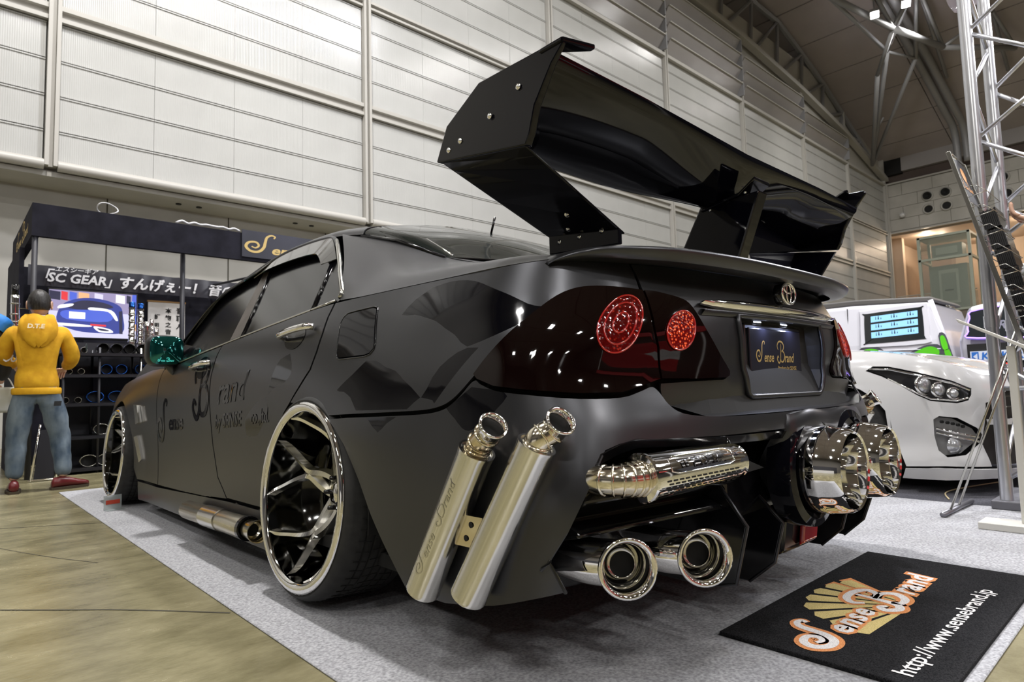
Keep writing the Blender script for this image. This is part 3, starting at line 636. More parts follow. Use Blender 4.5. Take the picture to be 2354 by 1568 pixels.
# chrome moulding over the plate
q = B(); vs = []; ss = [1.548 + (2.452 - 1.548) * i / 30 for i in range(31)]
for s in ss:
    u = (s - 2) / .452; h = .015 * (1 - abs(u) ** 6 * .8); zc = .889 - .004 * u * u
    vs += [SX(s, zc + h, .002), SX(s, zc + h * .5, .020), SX(s, zc - h * .2, .024), SX(s, zc - h, .003)]
q.add(vs, [(4 * i + k, 4 * i + k + 1, 4 * i + k + 5, 4 * i + k + 4) for i in range(30) for k in range(3)]); q.obj('chrome_moulding', m_chr, car, True)
q = B(); vs = []
for s in [1.56 + .88 * i / 30 for i in range(31)]: vs += [SX(s, .874, .003), SX(s, .866, .014), SX(s, .856, .002)]
q.add(vs, [(3 * i + k, 3 * i + k + 1, 3 * i + k + 4, 3 * i + k + 3) for i in range(30) for k in range(2)]); q.obj('moulding_underlip', m_mat, car, True)
# bumper ledge running up to the boot gap
q = B(); vs = []; sl = [1.44 + 1.12 * i / 40 for i in range(41)]
for s in sl:
    e = min(1, min(s - 1.44, 2.56 - s) / .12); a = SX(s, .6035 + (1 - e) * .035); c = LIDS(s, .612)
    vs += [a, (a[0] * .995, a[1] + (c[1] - a[1]) * .35, a[2] + .005), (a[0] * .985, c[1] + .002 + (1 - e) * .0, a[2] + .006 * e), (a[0] * .97, c[1] + .04, a[2] + .003 * e)]
q.add(vs, [(4 * i + k, 4 * i + k + 1, 4 * i + k + 5, 4 * i + k + 4) for i in range(40) for k in range(3)]); q.obj('bumper_ledge', m_mat, car, True)
# oval emblem of three ellipses
em = B(); yE = -1.232
def ell(cx, cz, a, b, r=.0035): em.tube([(-.022 + cx + a * math.cos(t * PI / 16), yE, cz + b * math.sin(t * PI / 16)) for t in range(32)], r, 6, closed=True)
ell(0, .937, .043, .030, .0045); ell(0, .937, .015, .028); ell(0, .950, .030, .012); em.lathe([(0, .030), (.030, .030), (.030, 0)], (-.022, -1.2, .937), (0, -1, 0), 20, 1)
em.obj('emblem', None, car, True, mats=[m_chr, m_blk])
# boot-lid spoiler lip
ctrl = [(-.742, -.965, .988), (-.70, -1.07, .985), (-.62, -1.145, .976), (-.50, -1.205, .970), (-.30, -1.245, .966), (-.10, -1.258, .964)]
lo = catm(ctrl + [(-x, y, z) for x, y, z in ctrl[::-1]], 5)
q = B(); vs = []; n = len(lo)
for i, p in enumerate(lo):
    u = abs(2 * i / (n - 1) - 1); h = .040 * (1 - u ** 5); r = Vector((p.x, p.y + .55, 0)).normalized(); w = .012 * (1 - u ** 5)
    o_ = Vector((r.x, r.y, 0)) * 1.0
    t = Vector((p.x, p.y, p.z + h)) + Vector((r.x * .6, r.y, 0)).normalized() * w
    inn = Vector((p.x * .93, p.y + .10 + .10 * (1 - u), p.z + .028 + .035 * (1 - u ** 3)))
    base = Vector((p.x * .98, p.y + .05, p.z + .004))
    vs += [base, p, t - Vector((0, 0, .006)), t, (t + inn) / 2 + Vector((0, 0, .003)), inn, inn - Vector((0, 0, .05))]
q.add(vs, [(7 * i + k, 7 * i + k + 1, 7 * i + 8 + k, 7 * i + 7 + k) for i in range(n - 1) for k in range(6)] + [tuple(range(7)), tuple(7 * (n - 1) + k for k in range(7))[::-1]])
subs(q.obj('boot_spoiler', m_mat, car, True, angle=60), 1)
# ---------------- rear lamps
def lampset(fl):
    g = (lambda pl: [(4 - s, v) for s, v in pl][::-1]) if fl else (lambda pl: pl)
    fn = lambda s, v: SX(s, v, .010)
    outer = LAMP + [(1.38, .838), (1.414, .77), (1.432, .694), (1.373, .677), (1.317, .664), (1.201, .665), (1.049, .678), (.959, .688), (.894, .706)]
    inner = [(1.340, .908)] + lampin[1:] + [(1.420, .77), (1.386, .838)]
    for nm, o, dc in (('outer_lamp', outer, (1.282, .824, .067)), ('inner_lamp', inner, (1.484, .812, .047))):
        a = panel(nm, g(o), fn, m_lens, car, gap=.001, thick=.012)
        cs, cv, r = dc; cs = 4 - cs if fl else cs
        c = Vector(SX(cs, cv, .0105)); e1 = (Vector(SX(cs + .01, cv, .0105)) - c).normalized(); e2 = (Vector(SX(cs, cv + .01, .0105)) - c).normalized()
        def at(rr, t, off): 
            s, v_ = cs + rr * math.cos(t), cv + rr * math.sin(t); return SX(s, v_, off)
        q = B(); q.add([at(0, 0, .0125)] + [at(r * .5, t * PI / 16, .013) for t in range(32)] + [at(r, t * PI / 16, .0115) for t in range(32)], [(0, 1 + (t + 1) % 32, 1 + t) for t in range(32)] + [(1 + t, 1 + (t + 1) % 32, 33 + (t + 1) % 32, 33 + t) for t in range(32)])
        q.obj('red_reflector', m_red if nm == 'outer_lamp' else m_red2, a, True)
        for rr in ((r, r * .72, r * .35) if nm == 'outer_lamp' else (r,)):
            q = B(); q.tube([at(rr, t * PI / 20, .013) for t in range(40)], .0022, 6, closed=True); q.obj('reflector_ring', m_redring, a, True)
def redm(name, scale, lo, c, es):
    m = M(name, (.035, .001, .001), .06, 0, 0); nt = m.node_tree; N = nt.nodes; L = nt.links; tc = N.new('ShaderNodeTexCoord')
    v = N.new('ShaderNodeTexVoronoi'); v.inputs['Scale'].default_value = scale; L.new(tc.outputs['Object'], v.inputs['Vector'])
    r = N.new('ShaderNodeValToRGB'); r.color_ramp.elements[0].position = lo; r.color_ramp.elements[0].color = (*c, 1); r.color_ramp.elements[1].position = lo + .35; r.color_ramp.elements[1].color = (.07, 0, 0, 1)
    L.new(v.outputs['Distance'], r.inputs[0]); L.new(r.outputs[0], P(nt).inputs['Emission Color']); P(nt).inputs['Emission Strength'].default_value = es
    b = N.new('ShaderNodeBump'); b.inputs['Strength'].default_value = .6; b.inputs['Distance'].default_value = .002; L.new(v.outputs['Distance'], b.inputs['Height']); L.new(b.outputs[0], P(nt).inputs['Normal']); return m
m_red = redm('red_lamp_glow', 95, .0, (.85, .05, .02), .42); m_red2 = redm('red_lamp_bright', 130, .12, (1, .13, .04), 1.1); m_redring = M('red_ring', (.20, .005, .005), .1, 0, 1, emit=(.5, .01, .005), es=.22)
lampset(False); lampset(True)
# ---------------- shoulder, C-pillar, deck, roof, glass
def Sx(s): return Vector(S(s, 1.0))
Q = [[(-.805, -.02, 1.01), (-.772, .03, 1.08), (-.70, .15, 1.20), (-.612, .33, 1.335), (-.575, .40, 1.375)],
     [(-.815, -.10, 1.004), (-.765, -.05, 1.08), (-.69, .06, 1.19), (-.60, .20, 1.31), (-.56, .22, 1.345)],
     [(-.815, -.20, 1.00), (-.755, -.18, 1.07), (-.68, -.12, 1.155), (-.60, -.04, 1.24), (-.57, .0, 1.285)],
     [Sx(.40), (-.755, -.40, 1.048), (-.70, -.39, 1.078), (-.64, -.37, 1.105), (-.60, -.35, 1.13)],
     [Sx(.62), (-.745, -.62, 1.034), (-.70, -.62, 1.050), (-.65, -.62, 1.058), (-.60, -.62, 1.062)],
     [Sx(.85), (-.725, -.84, 1.022), (-.69, -.84, 1.035), (-.645, -.84, 1.040), (-.60, -.84, 1.042)],
     [Sx(1.08), (-.68, -.985, 1.006), (-.655, -.975, 1.014), (-.63, -.965, 1.018), (-.60, -.96, 1.02)],
     [Sx(1.295), (-.565, -1.065, 1.002), (-.56, -1.05, 1.006), (-.555, -1.04, 1.010), (-.55, -1.03, 1.012)]]
patch('rear_pillar', Q, m_mat, car, 8, 6, thick=.004); patch('rear_pillar', [[(-p[0], p[1], p[2]) for p in r] for r in Q], m_mat, car, 8, 6, thick=-.004, flip=True)
# trunk deck
D = [[(x, y, z + (.6 - abs(x)) * .02) for x in (-.60, -.35, 0, .35, .60)] for y, z in ((-.36, 1.128), (-.62, 1.058), (-.84, 1.038), (-1.0, 1.012), (-1.13, 1.0))]
patch('deck', D, m_mat, car, 5, 5, thick=.004)
# roof + rails
R = [[(-.60, y, z), (-.56, y, z + .035), (-.35, y, z + .07), (0, y, z + .085), (.35, y, z + .07), (.56, y, z + .035), (.60, y, z)] for y, z in ((.18, 1.312), (.45, 1.352), (.8, 1.362), (1.15, 1.345), (1.5, 1.285))]
patch('roof', R, m_mat, car, 5, 5, thick=.004)
RG = [[(-.598, .20, 1.312), (-.56, .14, 1.342), (-.3, .09, 1.378), (0, .07, 1.385), (.3, .09, 1.378), (.56, .14, 1.342), (.598, .20, 1.312)],
      [(-.598, -.06, 1.24), (-.55, -.1, 1.262), (-.3, -.15, 1.285), (0, -.17, 1.292), (.3, -.15, 1.285), (.55, -.1, 1.262), (.598, -.06, 1.24)],
      [(-.602, -.36, 1.122), (-.55, -.38, 1.128), (-.3, -.42, 1.138), (0, -.43, 1.142), (.3, -.42, 1.138), (.55, -.38, 1.128), (.602, -.36, 1.122)]]
patch('rear_window', RG, m_glass, car, 5, 8, thick=.004)
for sg in (-1, 1): B().tube([(sg * .597, .20, 1.316), (sg * .598, -.06, 1.244), (sg * .602, -.36, 1.126)], .006, 6).obj('window_seal', m_blk, car, True)
q = B(); q.tube([(-.535, -.16, 1.236), (-.55, -.27, 1.180), (-.565, -.35, 1.138)], .004, 6); q.obj('window_bright_strip', m_chr2, car, True)
patch('windscreen', [[(-.61, 1.48, 1.29), (-.3, 1.56, 1.345), (0, 1.58, 1.36), (.3, 1.56, 1.345), (.61, 1.48, 1.29)], [(-.68, 1.85, 1.13), (-.3, 1.98, 1.15), (0, 2.0, 1.155), (.3, 1.98, 1.15), (.68, 1.85, 1.13)], [(-.74, 2.15, .93), (-.35, 2.38, .95), (0, 2.42, .955), (.35, 2.38, .95), (.74, 2.15, .93)]], m_glass, car, 5, 6, thick=.004)
H = [[(-.79, 2.0, .868), (-.70, 2.1, .91), (-.35, 2.36, .945), (0, 2.4, .95), (.35, 2.36, .945), (.70, 2.1, .91), (.79, 2.0, .868)],
     [(-.775, 2.5, .862), (-.66, 2.55, .895), (-.35, 2.6, .915), (0, 2.62, .92), (.35, 2.6, .915), (.66, 2.55, .895), (.775, 2.5, .862)],
     [(-.75, 3.0, .825), (-.6, 3.05, .85), (-.35, 3.1, .865), (0, 3.12, .87), (.35, 3.1, .865), (.6, 3.05, .85), (.75, 3.0, .825)],
     [(-.68, 3.4, .74), (-.55, 3.48, .755), (-.35, 3.55, .77), (0, 3.58, .775), (.35, 3.55, .77), (.55, 3.48, .755), (.68, 3.4, .74)],
     [(-.56, 3.66, .55), (-.5, 3.7, .56), (-.35, 3.74, .57), (0, 3.76, .57), (.35, 3.74, .57), (.5, 3.7, .56), (.56, 3.66, .55)],
     [(-.56, 3.64, .18), (-.5, 3.68, .18), (-.35, 3.72, .18), (0, 3.74, .18), (.35, 3.72, .18), (.5, 3.68, .18), (.56, 3.64, .18)]]
patch('bonnet', H, m_mat, car, 5, 6, thick=.004)
# side glass
def GL(y, z, off=0.0): return (-(.826 - (z - .95) * .52 + off), y, z)
def GLs(sg): return (lambda a, b: (GL(-a, b)[0] * sg, -a, b))
def sideglass(name, pts, mat, off=0.0, thick=.004, step=.05):
    for sg in (1, -1):
        fn = lambda a, b: ((GL(a, b)[0] - off) * sg, a, b)
        panel(name, pts, fn, mat, car, gap=0, thick=thick, step=step, smooth=True)
rg = [(.842, .935), (.90, 1.12), (.955, 1.281), (.80, 1.30), (.62, 1.305), (.424, 1.290), (.327, 1.262), (.236, 1.20), (.19, .985)]
qg = [(.215, 1.185), (.185, 1.10), (.155, .99), (.05, 1.005), (.028, 1.04), (.10, 1.11), (.165, 1.175)]
fg = [(1.80, .865), (1.65, 1.055), (1.549, 1.18), (1.42, 1.245), (1.25, 1.285), (1.06, 1.298), (1.03, 1.15), (.99, .925)]
sideglass('rear_door_glass', rg, m_glass); sideglass('quarter_glass', qg, m_glass); sideglass('front_door_glass', fg, m_glass)
# dark frame behind and around the glass (with pillars)
side = [(1.98, .86), (1.84, .957), (1.607, 1.252), (1.359, 1.292), (1.005, 1.352), (.735, 1.362), (.419, 1.342), (.30, 1.29), (.181, 1.205), (-.015, 1.035), (.0, 1.005), (.4, .97), (1.0, .92)]
sideglass('window_frame', side, m_blk, -.006, .01)
m_bp = nz(M('pillar_film', (.10, .085, .075), .35, .3), 12, (.09, .08, .07), (.14, .12, .11), 3)
sideglass('centre_pillar', [(.995, .93), (.865, .938), (.965, 1.285), (1.06, 1.292)], m_bp, .004)
for sg in (-1, 1):
    q = B(); W_ = lambda y, z, o=.006: (sg * (.826 - (z - .95) * .52 + o), y, z)
    q.tube([W_(y, z) for y, z in ((.845, .935), (.90, 1.12), (.958, 1.285))], .009, 6); q.obj('sash_strip', m_blk, car, True); q = B(); q.tube([W_(y, z) for y, z in ((.19, .99), (.235, 1.19))], .009, 6); q.obj('sash_strip', m_blk, car, True)
    q = B(); q.tube([W_(y, z, .010) for y, z in ((1.94, .866), (1.657, .884), (1.3, .915), (.899, .947), (.55, .974), (.179, 1.000), (.02, 1.012))], .0055, 6); q.obj('belt_moulding', m_chr2, car, True)
    tp = catm([W_(y, z, .004) for y, z in ((1.88, .93), (1.72, 1.12), (1.607, 1.25), (1.359, 1.292), (1.005, 1.356), (.735, 1.366), (.45, 1.347), (.35, 1.322), (.27, 1.27))], 5)
    q = B(); q.tube(tp, .010, 8); q.obj('drip_moulding', m_mat, car, True)
    q = B(); vs = []
    edge = [((.315, 1.31), .014), ((.27, 1.275), .016), ((.181, 1.20), .018), ((.08, 1.11), .020), ((.0, 1.045), .024), ((-.01, 1.02), .022)]
    q.tube([W_(a[0], a[1], .007) for a, r in edge], [r * .55 for a, r in edge], 8); q.obj('quarter_window_trim', m_chr2, car, True)
    # rain visors
    for o, i_ in (([(1.059, 1.296), (.99, 1.345), (.722, 1.356), (.408, 1.335), (.336, 1.306), (.207, 1.205)], [(1.07, 1.262), (.955, 1.281), (.68, 1.281), (.424, 1.264), (.34, 1.236), (.268, 1.19)]), ([(1.80, .99), (1.63, 1.225), (1.38, 1.285), (1.2, 1.32), (1.05, 1.345), (1.02, 1.346)], [(1.74, 1.0), (1.58, 1.19), (1.33, 1.255), (1.2, 1.27), (1.1, 1.285), (1.07, 1.29)])):
        A = catm([W_(y, z, .008) for y, z in o], 5); Bb = catm([W_(y, z, .035) for y, z in i_], 5); q = B(); n = len(A)
        q.add(A + Bb, [(i, i + 1, n + i + 1, n + i) for i in range(n - 1)]); solid(q.obj('rain_visor', M('smoked_acrylic', (.03, .028, .025), .12, 0, .5), car, True), .004)
    # door handles
    for ys in ((.32, .066), (1.35, 1.10)):
        y0, y1 = ys; z = .915 if y0 < 1 else .842; xs = SX(-(y0 + y1) / 2, z)[0] * -sg * -1
        X = lambda y, zz, o: (sg * (abs(SX(-y, zz)[0]) + o), y, zz)
        q = B(); q.tube(catm([X(y0, z - .010, .004), X(y0 - .02, z - .006, .028), X((y0 + y1) / 2, z + .002, .040), X(y1 + .02, z + .008, .034), X(y1, z + .008, .008)], 5), [.008] + [.013] * 4 + [.015] * 12 + [.013] * 3 + [.010], 8) if False else q.tube(catm([X(y0, z - .010, .004), X(y0 - .02, z - .006, .028), X((y0 + y1) / 2, z + .002, .040), X(y1 + .02, z + .008, .034), X(y1, z + .008, .008)], 5), .0125, 8)
        h = q.obj('door_handle', m_chr, car, True)
        q = B(); c = (y0 + y1) / 2 + .02; q.add([X(c, z - .02, .0015)] + [X(c + .085 * math.cos(t * PI / 12), z - .018 + .045 * math.sin(t * PI / 12), .0015) for t in range(24)], [(0, 1 + t, 1 + (t + 1) % 24) for t in range(24)]); q.obj('handle_cup', m_blk, car)
# ---------------- mirrors
for sg in (-1, 1):
    mg = empty('door_mirror', (sg * .93, 1.72, .945), 0, parent=car)
    q = B(); prof = [(0, -.045), (.62, -.042), (.9, -.02), (1, .02), (.92, .06), (.6, .085), (0, .095)]
    vs = []
    for r, h in prof:
        for t in range(24):
            a = t * PI / 12; cx = abs(math.cos(a)) ** .55 * (1 if math.cos(a) > 0 else -1); cz = abs(math.sin(a)) ** .55 * (1 if math.sin(a) > 0 else -1)
            vs.append((cx * .094 * r, h, cz * .086 * r))
    q.add(vs, [(i * 24 + t, i * 24 + (t + 1) % 24, (i + 1) * 24 + (t + 1) % 24, (i + 1) * 24 + t) for i in range(6) for t in range(24)]); q.obj('mirror_shell', m_mat, mg, True)
    vs = []
    for r, h in ((0, -.050), (.88, -.048), (.94, -.04)):
        for t in range(24):
            a = t * PI / 12; cx = abs(math.cos(a)) ** .5 * (1 if math.cos(a) > 0 else -1); cz = abs(math.sin(a)) ** .5 * (1 if math.sin(a) > 0 else -1); vs.append((cx * .087 * r, h, cz * .080 * r))
    q = B(); q.add(vs, [(i * 24 + t, i * 24 + (t + 1) % 24, (i + 1) * 24 + (t + 1) % 24, (i + 1) * 24 + t) for i in range(2) for t in range(24)]); g = q.obj('mirror_glass', M('teal_mirror_glass', (.0, .16, .15), .05, .9, 1), mg, True); g['label'] = 'teal tinted mirror glass'
    q = B(); q.tube([(-sg * .02, .02, -.06), (-sg * .05, .03, -.11), (-sg * .09, .05, -.13)], [.03, .02, .025], 8); q.obj('mirror_arm', m_mat, mg, True)
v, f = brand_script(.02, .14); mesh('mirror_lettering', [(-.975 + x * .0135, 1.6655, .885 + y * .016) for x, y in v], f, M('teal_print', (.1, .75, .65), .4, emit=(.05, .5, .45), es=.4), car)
# ---------------- lettering on the doors
def doorpt(s, v, o=.0015):
    return SX(s, v, o)
def lay(name, verts, faces, y0, z0, sx, sz, mat, slope=0.0):
    mesh(name, [doorpt(-y0 + x * sx, z0 + y * sz + slope * x * sx, .0022) for x, y in verts], faces, mat, car)
v, f = textv('rand', 1, .35, .012, res=2); lay('door_lettering', v, f, .98, .655, .19, .17, m_glo, .06)
v, f = swash_B(.10); lay('door_lettering', v, f, 1.32, .60, .23, .25, m_glo, .04)
v, f = textv('by SENSE', 1, .3, .012, res=2); lay('door_lettering', v, f, 1.02, .545, .085, .09, m_glo, .06)
v, f = textv('co.,ltd.', 1, .3, .012, res=2); lay('door_lettering', v, f, .58, .575, .075, .08, m_glo, .06)
v, f = textv('ense', 1, .3, .012, res=2); lay('door_lettering', v, f, 1.78, .52, .14, .12, m_glo, .04)
v, f = swash_S(.10); lay('door_lettering', v, f, 2.0, .45, .2, .22, m_glo, .04)
# fender vents (bright louvres behind the front wheel)
for sg in (-1, 1):
    for pts in ([(2.47, .66), (2.40, .655), (2.36, .55), (2.42, .54)], [(2.34, .65), (2.31, .648), (2.27, .56), (2.30, .555)], [(2.46, .46), (2.40, .47), (2.33, .33), (2.38, .31)]):
        q = B(); q.prism(pts, lambda y, z: (sg * (abs(SX(-y, z)[0]) + .012), y, z), lambda y, z: (sg * (abs(SX(-y, z)[0]) - .01), y, z)); q.obj('fender_vent', m_chr2, car)
# antenna
q = B(); q.lathe([(.0, .014), (.012, .01), (.02, 0)], (.0, .10, 1.382), (0, 0, 1), 12); q.tube([(0, .10, 1.39), (.012, .085, 1.465)], [.005, .006], 8); q.obj('antenna', m_blk, car, True)
# ---------------- wheels
def wheel(y, side, R_rim=.308, R_t=.331, xo=-.952, camber=4.0, dish=.15):
    wg = empty('wheel', (side * abs(xo), y, R_t + .0255), 0, parent=car)
    wg.rotation_euler = (0, math.radians(camber) * (-side) * -1 * -1, 0 if side < 0 else PI)
    if side > 0: wg.rotation_euler = (0, math.radians(camber) * -1 * -1, PI)
    if side < 0: wg.rotation_euler = (0, math.radians(camber), 0)
    # local: outer face looks to -x
    Ax = (1, 0, 0)
    B().lathe([(R_rim - .034, .006), (R_rim - .030, .0), (R_rim - .022, -.003), (R_rim - .010, -.006), (R_rim, .002), (R_rim, .012), (R_rim - .012, .02), (R_rim - .014, .03), (R_rim - .020, .012)], (0, 0, 0), Ax, 72).obj('rim_lip', m_chr, wg, True)
    B().lathe([(R_rim - .034, .006), (R_rim - .036, .012), (R_rim - .036, .06), (R_rim - .046, .11), (R_rim - .06, .16), (R_rim - .085, .19), (R_rim - .09, .24)], (0, 0, 0), Ax, 72).obj('rim_barrel', M('dark_chrome', (.07, .07, .068), .08, 1.0), wg, True)
    B().lathe([(.02, .215), (.15, .225), (R_rim - .09, .24)], (0, 0, 0), Ax, 36).obj('brake_back', m_in, wg)
    B().lathe([(.06, .19), (.165, .19), (.17, .195), (.17, .21)], (0, 0, 0), Ax, 40).obj('brake_disc', m_chr2, wg)
    B().lathe([(.0, .128), (.032, .13), (.036, .136), (.062, .145), (.075, .15), (.078, .19)], (0, 0, 0), Ax, 30).obj('hub', m_chr, wg, True)
    for k in range(5):
        a = 2 * PI * k / 5 + .30
        def pt(r, da, h): t = a + da; return (h, r * math.cos(t), r * math.sin(t))
        q = B()
        for s2 in (-1, 1):
            ctr = catm([(.045, s2 * .55, .145), (.085, s2 * .33, .140), (.135, s2 * .15, .128), (.175, s2 * .05, .112), (.205, s2 * .12, .092), (.238, s2 * .25, .058), (.262, s2 * .33, .030), (R_rim - .034, s2 * .38, .008)], 5)
            n = len(ctr); w = [(.013 + .003 * math.sin(i / n * 6)) for i in range(n)]; vs = []
            for i, c in enumerate(ctr):
                b = ctr[min(n - 1, i + 1)] if i < n - 1 else c; a_ = ctr[i - 1] if i else c
                P0 = Vector(pt(c[0], c[1], c[2])); d = Vector(pt(b[0], b[1], b[2])) - Vector(pt(a_[0], a_[1], a_[2])); d.x = 0; d.normalize(); nn = Vector((0, -d.z, d.y))
                vs += [P0 + nn * w[i] * .55 + Vector((0, 0, 0)), P0 - nn * w[i] * .55, P0 - nn * w[i] + Vector((.028, 0, 0)), P0 + nn * w[i] + Vector((.028, 0, 0))]
            q.add(vs, [(4 * i + k_, 4 * i + (k_ + 1) % 4, 4 * i + 4 + (k_ + 1) % 4, 4 * i + 4 + k_) for i in range(n - 1) for k_ in range(4)])
        q.obj('spoke', M('polished_spoke', (.85, .84, .80), .2, 1.0), wg, False)
    for k in range(5):
        a = 2 * PI * k / 5; B().lathe([(0, .118), (.007, .12), (.009, .15)], (0, .052 * math.cos(a), .052 * math.sin(a)), Ax, 8).obj('lug_nut', m_blk, wg, True)
    q = B(); prof = [(R_rim - .008, .014), (R_rim + .006, .006), (R_t - .012, .012), (R_t - .004, .030), (R_t - .002, .05)]
    for i in range(7):
        x = .055 + i * .028; prof += [(R_t, x), (R_t, x + .020), (R_t - .006, x + .022), (R_t - .006, x + .026)]
    prof += [(R_t - .004, .255), (R_t - .02, .275), (R_rim - .02, .28)]
    q.lathe(prof, (0, 0, 0), Ax, 90); q.obj('tyre', m_rub, wg, True, angle=35)
    q = B()
    for k in range(60):
        a = 2 * PI * k / 60
        for x0, x1, da in ((.055, .10, .02), (.11, .16, -.02), (.17, .215, .02)):
            c0, s0, c1, s1 = math.cos(a), math.sin(a), math.cos(a + da), math.sin(a + da); r = R_t + .0012
            q.tube([(x0, r * c0, r * s0), (x1, r * c1, r * s1)], .0014, 3, cap=False)
    o = q.obj('tread_block', m_in, wg); o['kind'] = 'stuff'
for y in (0.0, 2.87):
    wheel(y, -1, .306 if y == 0 else .290, .332 if y == 0 else .316); wheel(y, 1, .306 if y == 0 else .290, .332 if y == 0 else .316)
for sg in (-1, 1):
    for cy in (0, 2.85):
        q = B(); vs = []
        for a in range(-10, 200, 10):
            t = math.radians(a); r = .362; yy, zz = cy + r * math.cos(t), .335 + r * math.sin(t)
            vs += [(sg * (abs(SX(-yy if yy > -.2 else .2, max(zz, .3))[0]) - .012), yy, zz), (sg * .60, yy, zz)]
        q.add(vs, [(2 * i, 2 * i + 1, 2 * i + 3, 2 * i + 2) for i in range(20)]); solid(q.obj('wheel_arch_liner', m_in, car), .004)
# ---------------- side pipe under the sill
m_perf = M('perforated_steel', (.62, .58, .48), .25, 1.0)
def perf(m):
    nt = m.node_tree; N = nt.nodes; L = nt.links; tc = N.new('ShaderNodeTexCoord'); v = N.new('ShaderNodeTexVoronoi'); v.inputs['Scale'].default_value = 120; v.inputs['Randomness'].default_value = 0
    L.new(tc.outputs['Object'], v.inputs['Vector']); r = N.new('ShaderNodeMath'); r.operation = 'GREATER_THAN'; r.inputs[1].default_value = .32; L.new(v.outputs['Distance'], r.inputs[0])
    b = N.new('ShaderNodeBump'); b.inputs['Strength'].default_value = .8; b.inputs['Distance'].default_value = .003; L.new(r.outputs[0], b.inputs['Height']); L.new(b.outputs[0], P(nt).inputs['Normal'])
perf(m_perf)
for sg in (-1, 1):
    g = empty('side_pipe', (0, 0, 0), parent=car); p0 = Vector((sg * .925, 1.30, .158)); p1 = Vector((sg * .925, .50, .178)); d = (p1 - p0).normalized()
    q = B(); q.lathe([(.0, 0), (.034, 0), (.042, .015), (.042, .78), (.038, .80)], p0, d, 24); q.obj('muffler_body', m_perf, g, True, angle=40)
    q = B(); q.lathe([(.0425, .30), (.046, .30), (.046, .50), (.0425, .50)], p0, d, 24); q.obj('badge_plate', m_ss, g, True, angle=40)
    q = B(); q.lathe([(.043, .775), (.047, .775), (.047, .80), (.040, .80)], p0, d, 24); q.obj('clamp_ring', m_blk, g, True, angle=40)
    q = B(); q.lathe([(.036, .80), (.038, .86), (.043, .90), (.038, .895), (.032, .84), (.0, .82)], p0, d, 24); q.obj('pipe_tip', m_ti, g, True, angle=50)
    q = B(); q.lathe([(0, .835), (.030, .835)], p0, d, 24); q.obj('pipe_mouth', m_in, g)
# ---------------- diffuser, fins, fog lamp
q = B(); prof = [(-1.150, .455), (-1.155, .436), (-1.085, .392), (-1.130, .374), (-1.135, .362), (-1.02, .335), (-.96, .20), (-.80, .19), (-.80, .50), (-1.14, .50)]
q.prism(prof, lambda y, z: (-.86 + .04, y + .03, z), lambda y, z: (-.335, y - .03, z)); bevel(q.obj('diffuser_step', m_blk, car), .006, 2)
q = B(); q.prism([(-1.12, .27), (-1.17, .33), (-1.17, .54), (-.9, .54), (-.9, .22)], lambda y, z: (-.325, y, z), lambda y, z: (.80, y + .06, z)); bevel(q.obj('diffuser_core', m_blk, car), .01, 2)
def fin(x, pr, t=.011):
    q = B(); q.prism(pr, lambda y, z: (x - t / 2, y, z), lambda y, z: (x + t / 2, y, z)); o = bevel(q.obj('diffuser_fin', m_blk, car), .004, 2)
    q = B(); q.tube([(x - t * .3, y - .001, z) for y, z in pr[:4]], .0045, 6); q.obj('fin_edge', m_mat, o, True)
fin(-.33, [(-1.150, .430), (-1.228, .325), (-1.190, .178), (-1.10, .155), (-.85, .16), (-.85, .42)])
fin(-.12, [(-1.10, .425), (-1.222, .300), (-1.192, .190), (-1.115, .125), (-.85, .13), (-.85, .42)])
fin(.62, [(-1.13, .40), (-1.20, .27), (-1.17, .19), (-1.10, .125), (-.85, .14), (-.85, .42)]); fin(.42, [(-1.12, .42), (-1.20, .29), (-1.17, .19), (-1.10, .125), (-.85, .13), (-.85, .42)])
fg_ = B(); fg_.prism([(-1.14, .18), (-1.185, .20), (-1.20, .30), (-1.0, .32), (-1.0, .17)], lambda y, z: (-.06, y, z), lambda y, z: (.15, y, z)); fg_ = bevel(fg_.obj('fog_lamp_box', m_blk, car), .012, 3)
q = B(); q.prism([(-1.19, .205), (-1.205, .215), (-1.215, .29), (-1.20, .30)], lambda y, z: (.035, y, z), lambda y, z: (.135, y, z)); bevel(q.obj('fog_lamp_lens', M('red_fog_lens', (.42, .012, .02), .08, 0, 1), fg_), .006, 3)
B().tube([(-.03, -1.19, .30), (-.03, -1.175, .20), (.155, -1.175, .20), (.155, -1.19, .30)], .006, 6).obj('lamp_bezel', m_mat, fg_, True)
# ---------------- fairing and the two huge cans on the right
Fz = [[(-.150, -1.235, .592), (-.155, -1.235, .56), (-.155, -1.20, .50), (-.10, -1.15, .44)],
      [(-.125, -1.262, .594), (-.135, -1.268, .55), (-.135, -1.245, .47), (-.11, -1.20, .36)],
      [(-.02, -1.262, .602), (-.02, -1.275, .57), (-.02, -1.262, .44), (-.02, -1.22, .29)],
      [(.12, -1.260, .596), (.12, -1.270, .555), (.12, -1.262, .44), (.12, -1.22, .31)],
      [(.26, -1.256, .602), (.26, -1.265, .57), (.26, -1.255, .44), (.26, -1.21, .29)],
      [(.40, -1.238, .594), (.41, -1.245, .55), (.41, -1.22, .47), (.40, -1.17, .33)],
      [(.55, -1.195, .59), (.56, -1.20, .55), (.56, -1.17, .47), (.52, -1.12, .38)]]
patch('exhaust_fairing', Fz, m_mat, car, 6, 6, thick=.006)
def rings(n, f): return [f(2 * PI * k / n) for k in range(n)]
